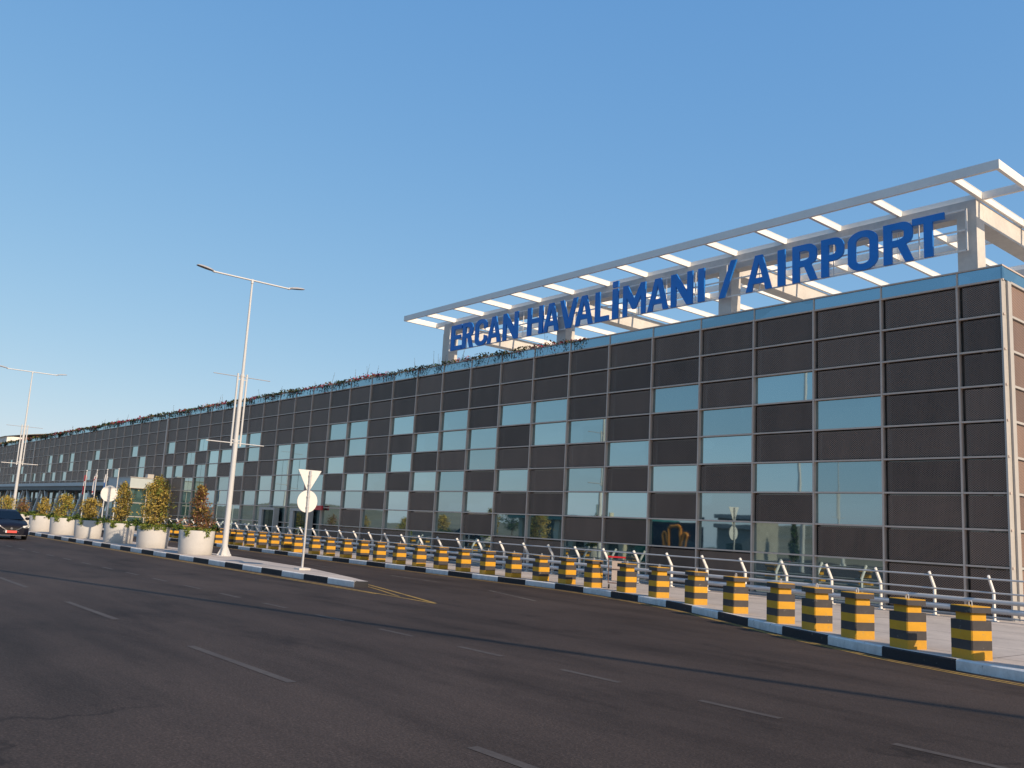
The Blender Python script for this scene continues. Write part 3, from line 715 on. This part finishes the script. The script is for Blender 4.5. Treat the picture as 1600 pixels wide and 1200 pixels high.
def make_trailing(loc, seed, label, sides):
    r = random.Random(seed); random.seed(seed+50)
    b = MB()
    for a0, lim, n, drop in sides:
        if drop < .15:      # a bushy tuft leaning out over the rim
            for i in range(n):
                q = r.gauss(0, 1); a = a0+r.gauss(0, lim); rad = .62+.17*abs(r.gauss(0,1)); z = .97+abs(r.gauss(0,.11))-.22*max(0,rad-.74)
                b.leaf((rad*cos(a), rad*sin(a), z), .125, 0 if r.random() < .62 else 2 if r.random() < .75 else 1)
        else:               # a pale clump hanging down the front
            for i in range(n):
                k = r.random(); a = a0+r.gauss(0, lim)*(1-.5*k); rad = .70+.06*r.random() if k > .25 else .5+.25*r.random()
                z = .99-drop*max(0,k-.25)*1.3+.05*r.random()
                b.leaf((rad*cos(a), rad*sin(a), z), .10, 1 if r.random() < .7 else 0)
    for i in range(420):
        a = r.random()*6.28; rad = .70*sqrt(r.random()); b.leaf((rad*cos(a), rad*sin(a), .92+.15*r.random()), .12, 0 if r.random() < .6 else 1)
    o = b.build("trailing_plant", [M["l_green"], M["l_lime"], M["l_dark"]], None, loc)
    return tag(o, label, "plant", "green plants spilling over the planter rims")
cone = lambda u: max(0., min(1., (1.08-u)*1.25))*(.55+.45*min(1,u*5))
flame = lambda u: sin(pi*min(1,max(0,.12+u*.86)))**.8
ball = lambda u: sqrt(max(0.,1-(2*u-1)**2))**.8
PL = [(-25.7, 1.78, .60, cone, ("l_rust","l_brown","l_gold"), "reddish brown pyramid shrub in planter nearest the lamp post", 2100),
      (-30.9, 2.2, .72, flame, ("l_gold","l_brown","l_lime"), "largest golden shrub, broad flame shape, in planter second from lamp post", 3400),
      (-35.85, 2.0, .44, flame, ("l_gold","l_brown","l_lime"), "slender tall golden shrub in planter right of the round sign", 2100),
      (-41.2, 1.15, .52, ball, ("l_gold","l_gold","l_brown"), "short bushy golden shrub in planter left of the round sign", 1500),
      (-46.45, 1.3, .58, ball, ("l_gold","l_lime","l_brown"), "open two-headed golden shrub in planter fifth from lamp post", 1400),
      (-51.6, 1.05, .42, ball, ("l_gold","l_gold","l_brown"), "small orange gold shrub in planter beside the dark car", 1000),
      (-57.0, 1.0, .45, ball, ("l_rust","l_brown","l_gold"), "small brownish shrub in planter hidden behind the dark car", 700),
      (-62.3, 1.05, .8, ball, ("l_gold","l_gold","l_lime"), "golden shrub above the dark car roof beside far lamp post", 1200)]
PLAB = ["round pale concrete planter nearest the tall lamp post","round pale concrete planter under the largest golden shrub","round pale concrete planter under the slender golden shrub","round pale concrete planter left of the round sign pole","round pale concrete planter under the two-headed golden shrub","round pale concrete planter just right of the dark car","round pale concrete planter mostly hidden behind the car","round pale concrete planter behind the car near far lamp"]
proto_p = None
for i, (x, h, w, sh, mats, lab, n) in enumerate(PL):
    loc = (x, -11.78, PZ)
    if proto_p is None: proto_p = make_planter(PLAB[0]); proto_p.location = loc
    else: dup(proto_p, PLAB[i], loc, i*.7)
    make_shrub((x, -11.78, PZ+.89), h+.06, w, sh, mats, lab, 20+i, n)
    rs_ = random.Random(400+i)
    sides = [(-1.95+rs_.uniform(-.2,.2), .22, rs_.randint(130,230), .1), (1.15+rs_.uniform(-.2,.2), .25, rs_.randint(120,220), .1), (-.95+rs_.uniform(-.15,.15), .11, 90, rs_.uniform(.2,.32)), (.25+rs_.uniform(-.2,.2), .13, 90, rs_.uniform(.18,.30))]
    if i == 1: sides = [(-1.9, .2, 120, .1), (1.2, .25, 170, .1), (-.9, .3, 200, .22), (-.2, .35, 200, .18), (.4, .2, 120, .25)]
    if i in (2, 4): sides[2] = (-.75, .16, 150, .26)
    make_trailing(loc, 60+i, "green leafy plants spilling over the rim of " + PLAB[i].replace("round pale concrete ", "the "), sides)

# ------------------------------------------------------------------ street lamps
def make_lamp(label, H):
    t = thing("street_lamp", label, "street lamp", group="tall twin-arm street lamps on the island")
    b = MB(); b.tube((0,0,0), (0,0,.025), .30, n=16); 
    for i in range(4):
        a = pi/4+i*pi/2; c, s = cos(a), sin(a)
        b.add([(c*.10,s*.10,.025),(c*.28,s*.28,.025),(c*.28,s*.28,.07),(c*.11,s*.11,.42)], [(0,1,2,3)])
        b.tube((c*.24-s*.1,s*.24+c*.1,.02),(c*.24-s*.1,s*.24+c*.1,.075),.02,n=6)
    b.build("base_plate", M["lamp_white"], t)
    b = MB(); b.tube((0,0,0), (0,0,4.7), .118, .098, 20); b.tube((0,0,4.7), (0,0,7.5), .086, .08, 20); b.tube((0,0,7.5), (0,0,H), .062, .038, 18); b.tube((0,0,4.64),(0,0,4.76),.108,.108,18); b.tube((0,0,7.42),(0,0,7.52),.092,.092,18); b.build("pole", M["lamp_white"], t)
    b = MB(); b.tube((0,-1.72,H+.02), (0,1.72,H+.02), .036, n=12); b.tube((0,0,H-.12),(0,0,H+.06),.06,.05,12); b.build("arm", M["lamp_white"], t)
    for s in (-1, 1):
        b = MB(); y0, y1 = s*1.72, s*2.42; z0, z1 = H+.03, H+.13
        prof = [(0,.05,.035),(.12,.11,.05),(.30,.135,.06),(.55,.13,.05),(.68,.10,.03),(.72,.05,.012)]
        V = []
        for d, w, hh in prof:
            y = y0+s*d; z = z0+(z1-z0)*d/.7
            V += [(-w,y,z),(w,y,z),(w*.7,y,z+hh*1.2),(-w*.7,y,z+hh*1.2)]
        F = []
        for k in range(len(prof)-1):
            for q in range(1, 4): F.append((k*4+q, k*4+(q+1)%4, (k+1)*4+(q+1)%4, (k+1)*4+q))
        b.add(V, F); b.add(V[:4], [(0,1,2,3)]); b.add(V[-4:], [(3,2,1,0)])
        o = b.build("luminaire", M["luminaire"], t)
        b = MB(); b.add(V, [(k*4, k*4+1, (k+1)*4+1, (k+1)*4) for k in range(len(prof)-1)]); b.build("lens", M["lens"], o)
        b = MB(); b.tube((0,s*1.66,H+.01),(0,s*1.80,H+.06),.048,n=10); b.build("bracket", M["lamp_white"], o)
    for z, mat in ((7.42, "luminaire"), (4.62, "galv")):
        b = MB(); b.tube((0,-1.25,z), (0,1.25,z), .016 if z > 6 else .022, n=8); b.build("banner_arm", M[mat], t)
    for s in (-1, 1):
        b = MB(); b.tube((.0,s*.20,4.5), (.0,s*.20,7.55), .042, n=10); 
        for z in (4.75, 7.3): b.bar((0,0,z), (0,s*.2,z), .03, .03)
        b.build("light_tube", M["lamp_white"], t)
    return t
lamp1 = make_lamp("tall white twin-arm street lamp nearest the yield sign", 11.62); lamp1.location = (-24.72,-10.95,PZ)
dup(lamp1, "tall white twin-arm street lamp behind the dark car at left edge", (-64.2,-10.95,PZ))

# ------------------------------------------------------------------ traffic signs (seen from behind)
def disc(b, r, x, y, z, th=.012, n=40):
    V = [(x-th,y+r*cos(2*pi*i/n),z+r*sin(2*pi*i/n)) for i in range(n)]+[(x,y+r*cos(2*pi*i/n),z+r*sin(2*pi*i/n)) for i in range(n)]
    b.add(V, [(i,(i+1)%n,n+(i+1)%n,n+i) for i in range(n)]+[tuple(range(n,2*n)), tuple(range(n-1,-1,-1))])
s1 = thing("traffic_sign", "white-backed yield triangle above round sign on one pole at island tip", "traffic sign", (-16.35,-11.75,PZ))
b = MB(); b.tube((0,0,0), (0,0,3.28), .038, n=14); b.build("pole", M["galv"], s1)
b = MB(); b.box(-.20,.20,-.20,.20,-.01,.06); b.build("footing", M["concrete"], s1)
b = MB(); x = -.055; tri = [(-.43,3.30),(.43,3.30),(.03,2.585),(-.03,2.585)]
V = [(x-.012,y,z) for y,z in tri]+[(x,y,z) for y,z in tri]; b.add(V, [(0,1,2,3),(7,6,5,4),(0,4,5,1),(1,5,6,2),(2,6,7,3),(3,7,4,0)]); b.build("triangle_plate", M["sign_white"], s1)
b = MB(); disc(b, .37, x, 0, 2.25); b.build("round_plate", M["sign_white"], s1)
b = MB()
for z in (2.05,2.4,2.8,3.1): b.box(-.054,.042,-.05,.05,z,z+.03)
b.build("clamp", M["galv"], s1)
s2 = thing("traffic_sign", "lone round white-backed sign on pole between the planters", "traffic sign", (-38.3,-11.75,PZ))
MB().tube((0,0,0), (0,0,2.78), .045, n=12).build("pole", M["galv"], s2)
b = MB(); disc(b, .42, -.06, 0, 2.42); b.build("round_plate", M["sign_white"], s2)
MB().box(-.059,.05,-.05,.05,2.3,2.33).build("clamp", M["galv"], s2)

# ------------------------------------------------------------------ flagpoles and limp flags
FP = [(-70.1,"bearing the red flag"),(-67.1,"bearing the white flag"),(-64.3,"bearing the blue and white flag"),(-61.4,"bare, beside the vestibule")]
for i, (x, lab) in enumerate(FP):
    t = thing("flagpole", "slim white flagpole before the canopy, "+lab, "flagpole", (x,-4.6,PZ), group="flagpoles by the entrance")
    MB().tube((0,0,0), (0,0,4.62), .05, .032, 10).build("pole", M["lamp_white"], t); MB().lathe([(0,4.62),(.05,4.66),(.055,4.70),(.03,4.75),(0,4.76)], 10).build("finial", M["lamp_white"], t)
def limp_flag(x, mats, stripes, label):
    b = MB(); r = random.Random(int(-x)); n, mrow = 8, 12
    P = {}
    for j in range(mrow+1):
        v = j/mrow; z = 4.5-1.75*v
        for i in range(n+1):
            u = i/n; spread = .10+.30*sin(min(1,v*1.2)*pi/2)
            P[i,j] = (-.04-spread*u*1.0, .13*sin(u*9+v*2+x)*u**.5, z-.25*u*(1-v)-.05*u)
    for j in range(mrow):
        for i in range(n):
            b.add([P[i,j],P[i+1,j],P[i+1,j+1],P[i,j+1]], [(0,1,2,3)], stripes(i/n, j/mrow), True)
    o = b.build("flag", [M[m] for m in mats], None, (x,-4.6,PZ)); tag(o, label, "flag")
limp_flag(FP[0][0], ("flag_red","flag_white"), lambda u,v: 1 if .30 < v < .52 and .35 < u < .65 else 0, "red flag with white emblem hanging limp on its pole")
limp_flag(FP[1][0], ("flag_white","flag_red"), lambda u,v: 1 if u > .12 and (.12 < v < .2 or .8 < v < .88) else 0, "white flag with thin red stripes hanging limp on its pole")
limp_flag(FP[2][0], ("flag_white","flag_blue"), lambda u,v: 1 if v > .35 else 0, "pale blue and white flag hanging limp near the round sign")

# ------------------------------------------------------------------ car
car = thing("parked_car", "dark navy hatchback with red number plate at the left edge", "car", (-42.3,-15.72,0), 0.0)
# sections: x forward, (half width, z) outline from sill up over bonnet or shoulder
SEC = [(2.18,[(.52,.24),(.60,.34),(.60,.52),(.50,.66),(.0,.70)]),(2.10,[(.74,.22),(.80,.34),(.80,.56),(.68,.72),(.0,.77)]),(1.85,[(.84,.20),(.88,.34),(.88,.62),(.78,.80),(.0,.87)]),
       (1.3,[(.86,.19),(.895,.34),(.895,.68),(.84,.90),(.0,.98)]),(.85,[(.86,.19),(.895,.34),(.895,.72),(.85,.96),(.0,1.03)]),(.0,[(.86,.19),(.895,.34),(.895,.76),(.86,.97),(.0,1.0)]),
       (-1.0,[(.86,.19),(.895,.34),(.895,.78),(.86,.98),(.0,1.0)]),(-1.8,[(.84,.22),(.88,.36),(.88,.80),(.82,1.0),(.0,1.02)]),(-2.2,[(.72,.28),(.78,.40),(.78,.78),(.70,.98),(.0,1.0)])]
b = MB(); V = []; m = 9
for x, o in SEC:
    L = [(x,w,z) for w,z in o]; V += L+[(x,-w,z) for _,w,z in L[:-1][::-1]]
F = []
for k in range(len(SEC)-1):
    for i in range(m): F.append((k*m+i, (k+1)*m+i, (k+1)*m+(i+1)%m, k*m+(i+1)%m))
b.add(V, F, 0, True); b.add(V[:m], [tuple(range(m))]); b.add(V[-m:], [tuple(range(m-1,-1,-1))]); b.build("body", M["car"], car)
CAB = [(.92,.83,.98,.80,1.0),(.25,.80,.97,.62,1.40),(-.35,.80,.97,.60,1.505),(-1.2,.80,.97,.59,1.48),(-1.75,.79,.98,.62,1.30),(-2.05,.74,.99,.68,1.02)]
b = MB(); V = []
for x, wb, zb, wt, zt in CAB: V += [(x,wb,zb),(x,wt,zt-.03),(x,wt*.8,zt),(x,-wt*.8,zt),(x,-wt,zt-.03),(x,-wb,zb)]
F = []
for k in range(len(CAB)-1):
    for i in range(5): F.append((k*6+i, (k+1)*6+i, (k+1)*6+i+1, k*6+i+1))
b.add(V, F, 0, True); b.build("roof", M["car"], car)
b = MB(); b.add([(.90,.72,1.02),(.90,-.72,1.02),(.27,-.52,1.40),(.27,.52,1.40)], [(0,3,2,1)]); 
b = MB(); b.add([(.945,.74,1.015),(.945,-.74,1.015),(.30,-.545,1.405),(.30,.545,1.405)], [(0,1,2,3)]); b.build("windscreen", M["car_glass"], car)
for s in (-1,1):
    b = MB(); b.add([(.62,s*.838,1.0),(-1.45,s*.828,1.0),(-1.30,s*.645,1.40),(-.3,s*.652,1.42),(.2,s*.672,1.36)], [(0,1,2,3,4) if s > 0 else (4,3,2,1,0)]); b.build("side_window", M["car_glass"], car)
    b = MB(); b.add([(2.13,s*.50,.70),(2.06,s*.76,.74),(1.80,s*.875,.80),(1.86,s*.86,.68),(2.10,s*.765,.62),(2.20,s*.54,.61)], [(0,1,2,3,4,5) if s > 0 else (5,4,3,2,1,0)]); b.add([(2.21,s*.50,.70),(2.12,s*.78,.74),(1.84,s*.905,.80),(1.90,s*.90,.68),(2.12,s*.80,.62),(2.22,s*.54,.61)], [(0,1,2,3,4,5)]); b.build("headlight", M["headlamp"], car)
    b = MB(); b.bar((2.20,s*.52,.66), (2.215,s*.17,.44), .03, .045); b.build("grille_trim", M["chrome"], car)
    b = MB(); b.bar((2.20,s*.20,.43), (2.12,s*.62,.40), .02, .025); b.build("bumper_trim", M["chrome"], car)
    b = MB(); b.lathe([(0,-.09),(.07,-.07),(.095,0),(.07,.07),(0,.09)], 10); o = b.build("mirror", M["car"], car, (.62,s*1.0,1.06)); o.scale = (.8,1.2,.9)
    for x in (1.32, -1.35):
        b = MB(); b.tube((x,s*.72,.31), (x,s*.905,.31), .31, n=28); w = b.build("wheel", M["rubber"], car)
        b = MB(); b.tube((x,s*.90,.31), (x,s*.912,.31), .205, n=20); b.build("rim", M["rim"], w)
b = MB(); b.add([(2.205,.36,.60),(2.215,.16,.42),(2.20,.26,.30),(2.20,-.26,.30),(2.215,-.16,.42),(2.205,-.36,.60)], [(0,1,2,3,4,5)]); b.build("grille", M["rubber"], car)
MB().box(2.225,2.24,-.20,.26,.345,.46).build("number_plate", M["plate_red"], car); MB().box(2.2255,2.241,-.262,-.203,.345,.46).build("plate_band", M["plate_white"], car)
b = MB(); b.tube((2.215,0,.565), (2.23,0,.565), .055, n=16); b.build("badge", M["chrome"], car)
MB().bar((2.12,-.70,.225), (2.12,.70,.225), .10, .03).build("front_lip", M["chrome"], car)

# ------------------------------------------------------------------ luggage trolley
tr = thing("luggage_trolley", "worn airport luggage trolley with red handle between two bollards", "trolley", (-8.75,-4.75,PZ), radians(35))
b = MB(); b.bar((-.28,0,1.0), (.28,0,1.0), .05, .05); b.build("handle", M["red"], tr)
b = MB()
for s in (-1,1):
    b.tube((s*.26,0,1.0), (s*.26,.10,.18), .016, n=8); b.tube((s*.26,.10,.18), (s*.20,.85,.15), .018, n=8)
b.tube((-.26,.10,.18),(.26,.10,.18),.016,n=8); b.tube((-.20,.85,.15),(.20,.85,.15),.016,n=8); b.tube((-.23,.5,.165),(.23,.5,.165),.014,n=8)
b.tube((-.26,.04,.62),(.26,.04,.62),.012,n=8); b.build("frame", M["trolley_rust"], tr)
b = MB(); b.box(-.15,.15,.055,.065,.26,.88); b.build("advert_panel", M["alu"], tr)
for x, y in ((-.24,.12),(.24,.12),(0,.85)):
    b = MB(); b.tube((x-.02,y,.07),(x+.02,y,.07),.07,n=14); b.build("wheel", M["rubber"], tr)

# ------------------------------------------------------------------ white roof beyond the terminal's far end
t = thing("far_hangar", "pale sunlit building top beyond the far end of the terminal", "building", (-250,24,0))
b = MB(); b.box(-40,24,-6,30,0,17.3); b.build("wall", M["far_white"], t)
b = MB()
for i in range(12):
    a0, a1 = i/12, (i+1)/12; y0, y1 = -6.5+37*a0, -6.5+37*a1; z0, z1 = 17.3+2.2*sin(pi*a0), 17.3+2.2*sin(pi*a1)
    b.add([(-40.5,y0,z0),(24.5,y0,z0),(24.5,y1,z1),(-40.5,y1,z1)], [(0,1,2,3)])
b.build("roof", M["far_white"], t)

# ------------------------------------------------------------------ what stands across the road (mirrored in the glass)
pav = thing("shop_pavilion", "low pavilion with teal roof edge and cream columns across the road", "building", (-62,-48,0))
b = MB(); b.box(-14,6,-6,0,0,3.4); b.build("wall", M["glass_dark"], pav)
b = MB(); b.box(-15,7,-7,1.2,3.42,4.0); b.build("roof", M["teal"], pav)
for i in range(8):
    b = MB(); b.box(-13.6+i*2.7,-12.9+i*2.7,.1,.6,0,3.4); b.build("column", M["cream"], pav)
for dx in (-1.2, .0):
    b = MB(); b.tube((dx,-3,4.0),(dx,-3,5.4),.28,n=16); b.build("roof_tank", M["cream"], pav)
bb = thing("advert_board", "navy advertising board with three orange outline arches across the road", "board", (-47.4,-45,0))
MB().box(-3.0,3.0,-.2,0,.2,3.6).build("board", M["navy"], bb)
def arch(cx, w, z0, z1, lean):
    b = MB(); P = [(cx-w*.5-lean*.5,.03,z0),(cx-w*.5+lean*.2,.03,z1-.25),(cx-w*.3+lean*.2,.03,z1),(cx+w*.3+lean*.2,.03,z1),(cx+w*.5+lean*.2,.03,z1-.25),(cx+w*.5-lean*.5,.03,z0)]
    for p, q in zip(P, P[1:]): b.tube(p, q, .16, n=10)
    b.build("arch_mark", M["orange"], bb)
arch(0, 1.5, 1.1, 3.2, 0); arch(-1.25, .5, 1.1, 2.5, -.5); arch(1.25, .5, 1.1, 2.5, .5)
MB().box(-4.8,-3.05,-.25,0,0,3.6).build("board_post", M["green"], bb)
ks = thing("stone_kiosk", "grey stone clad kiosk with flat roof across the road", "kiosk", (-40.4,-47,0))
MB().box(-2.2,2.3,-2,2,0,3.6).build("wall", M["stone"], ks); MB().box(-2.5,2.6,-2.3,2.3,3.603,4.0).build("roof", M["alu_dark"], ks)
MB().tube((1.6,0,4.0),(1.6,0,5.9),.3,n=14).build("roof_tank", M["cream"], ks); MB().box(-1.2,.6,2.003,2.03,.1,2.2).build("door", M["glass_dark"], ks)
def dist_tree(x, y, h, w, seed, label, conifer=False):
    r = random.Random(seed); random.seed(seed); t = thing("tree", label, "tree", (x,y,0), group="trees across the road")
    b = MB(); b.tube((0,0,0),(.1,0,h*.6),.16,.06,8)
    for i in range(6):
        a = r.random()*6.28; b.tube((.05,0,h*r.uniform(.25,.5)), (w*.6*cos(a),w*.6*sin(a),h*r.uniform(.55,.85)), .06,.02,6)
    b.build("trunk", M["bark"], t); b = MB()
    for i in range(70):
        u = r.random(); z = h*(.1+.88*u) if conifer else h*(.38+.58*u)
        rad = w*((1-u)*.9+.08 if conifer else sqrt(max(.05,1-(2*u-1)**2)))*sqrt(r.random()); a = r.random()*6.28
        for k in range(22): b.leaf((rad*cos(a)+r.gauss(0,w*.13), rad*sin(a)+r.gauss(0,w*.13), z+r.gauss(0,h*.04)), .34, 0 if r.random() < .6 else 1)
    b.build("crown", [M["l_dark"], M["l_green"]], t)
for i, (x, y, h, w, c, lab) in enumerate([(-35.2,-47,3.4,.55,True,"small conical cypress beside the stone kiosk across the road"),(-80,-70,5.,2.6,False,"round tree left of the pavilion across the road"),(-92,-74,4.6,2.4,False,"farthest round tree across the road"),(-104,-70,5.4,2.8,False,"tallest round tree across the road"),(-28,-80,5.,2.6,False,"round tree right of the kiosk across the road"),(-16,-84,4.4,2.2,False,"nearest round tree across the road")]):
    dist_tree(x, y, h, w, 200+i, lab, c)
dup(lamp1, "tall white twin-arm street lamp across the road by pavilion", (-72,-52,0)); dup(lamp1, "tall white twin-arm street lamp across the road by kiosk", (-33,-52,0))
b = MB(); rh = random.Random(11)
for ring, (R0, Hh) in enumerate(((900,16),(1500,34))):
    n = 160; ph = [rh.random()*6.28 for _ in range(8)]
    V = []
    for i in range(n):
        a = 2*pi*i/n; hh = Hh*(.45+.3*sin(a*5+ph[0])*.5+.2*sin(a*11+ph[1])+.12*sin(a*23+ph[2])+.08*sin(a*47+ph[3]))
        hh = max(2., hh)
        if cos(a-atan2(.64,-.77)) > .55: hh = 2.
        V += [(R0*cos(a),R0*sin(a),-1),(R0*cos(a)*1.02,R0*sin(a)*1.02,hh)]
    b.add(V, [(2*i,2*((i+1)%n),2*((i+1)%n)+1,2*i+1) for i in range(n)])
struct(b.build("hills", M["hill"]))

# added cable on two unseen masts, placed to cast a soft road shadow
SUN_AZ = radians(3.4); SUN_EL = radians(33)
GH = 14.; d = GH/tan(SUN_EL)
p0 = Vector((-16.76,-20.5,0)); p1 = Vector((6.68,-14.3,0)); u = (p1-p0).normalized(); sh = Vector((d*cos(SUN_AZ), d*sin(SUN_AZ), 0))
A, B = p0-u*27+sh, p1+u*8+sh
gt = thing("overhead_line", "thick overhead cable slung between two tall masts outside the frame", "overhead line", (A.x,A.y,0))
D = B-A
MB().tube((0,0,GH), tuple(D+Vector((0,0,GH))), .10, n=10).build("cable", M["rubber"], gt)
for q in (Vector((0,0,0)), D): MB().tube((q.x,q.y,0), (q.x,q.y,GH+.4), .14, .09, n=14).build("mast", M["galv"], gt)

# ------------------------------------------------------------------ light
world = bpy.data.worlds.new("World"); scene.world = world; world.use_nodes = True
nt = world.node_tree; bg = nt.nodes["Background"]
sky = N(nt, "ShaderNodeTexSky"); sky.sky_type = "NISHITA"; sky.sun_disc = False
sky.sun_elevation = SUN_EL; sky.sun_rotation = pi/2-SUN_AZ
sky.altitude = 100; sky.air_density = 1.0; sky.dust_density = .6; sky.ozone_density = 2.0
# tone of the low-sun sky: each channel's range is compressed the way the phone recorded it
sp_ = N(nt, "ShaderNodeSeparateColor"); cb_ = N(nt, "ShaderNodeCombineColor"); nt.links.new(sky.outputs[0], sp_.inputs[0])
for i, (gain, g) in enumerate(((.147,.78),(.264,.500),(.502,.238))):
    nt.links.new(math_(nt, "MULTIPLY", math_(nt, "POWER", sp_.outputs[i], g), gain), cb_.inputs[i])
nt.links.new(cb_.outputs[0], bg.inputs[0]); bg.inputs[1].default_value = 1.0
sd = bpy.data.lights.new("sun", "SUN"); sd.energy = 5.0; sd.angle = radians(.5); sd.color = (1., .80, .58)
so = bpy.data.objects.new("sun", sd); col.objects.link(so)
dirv = Vector((cos(SUN_AZ)*cos(SUN_EL), sin(SUN_AZ)*cos(SUN_EL), sin(SUN_EL)))
so.rotation_euler = dirv.to_track_quat("Z", "Y").to_euler(); so.location = (40, 0, 40)

# ------------------------------------------------------------------ camera
YAW, PIT, ROL = -.874323714, .162617882, .0542730167
f = Vector((sin(YAW)*cos(PIT), cos(YAW)*cos(PIT), sin(PIT))); r0 = Vector((cos(YAW), -sin(YAW), 0)); u0 = r0.cross(f)
rr = r0*cos(ROL)+u0*sin(ROL); uu = u0*cos(ROL)-r0*sin(ROL)
cd = bpy.data.cameras.new("camera"); cd.sensor_width = 36; cd.sensor_fit = "HORIZONTAL"; cd.lens = 36*1388.74959/1600; cd.clip_start = .1; cd.clip_end = 6000
cam = bpy.data.objects.new("camera", cd); col.objects.link(cam)
mw = Matrix((rr, uu, -f)).transposed().to_4x4(); mw.translation = Vector((11.003, -26.0, 1.84)); cam.matrix_world = mw
scene.camera = cam
scene.view_settings.view_transform = "Standard"; scene.view_settings.look = "None"; scene.view_settings.exposure = 0
scene.cycles.transparent_max_bounces = 12; scene.cycles.max_bounces = 8
scene.cycles.use_denoising = True
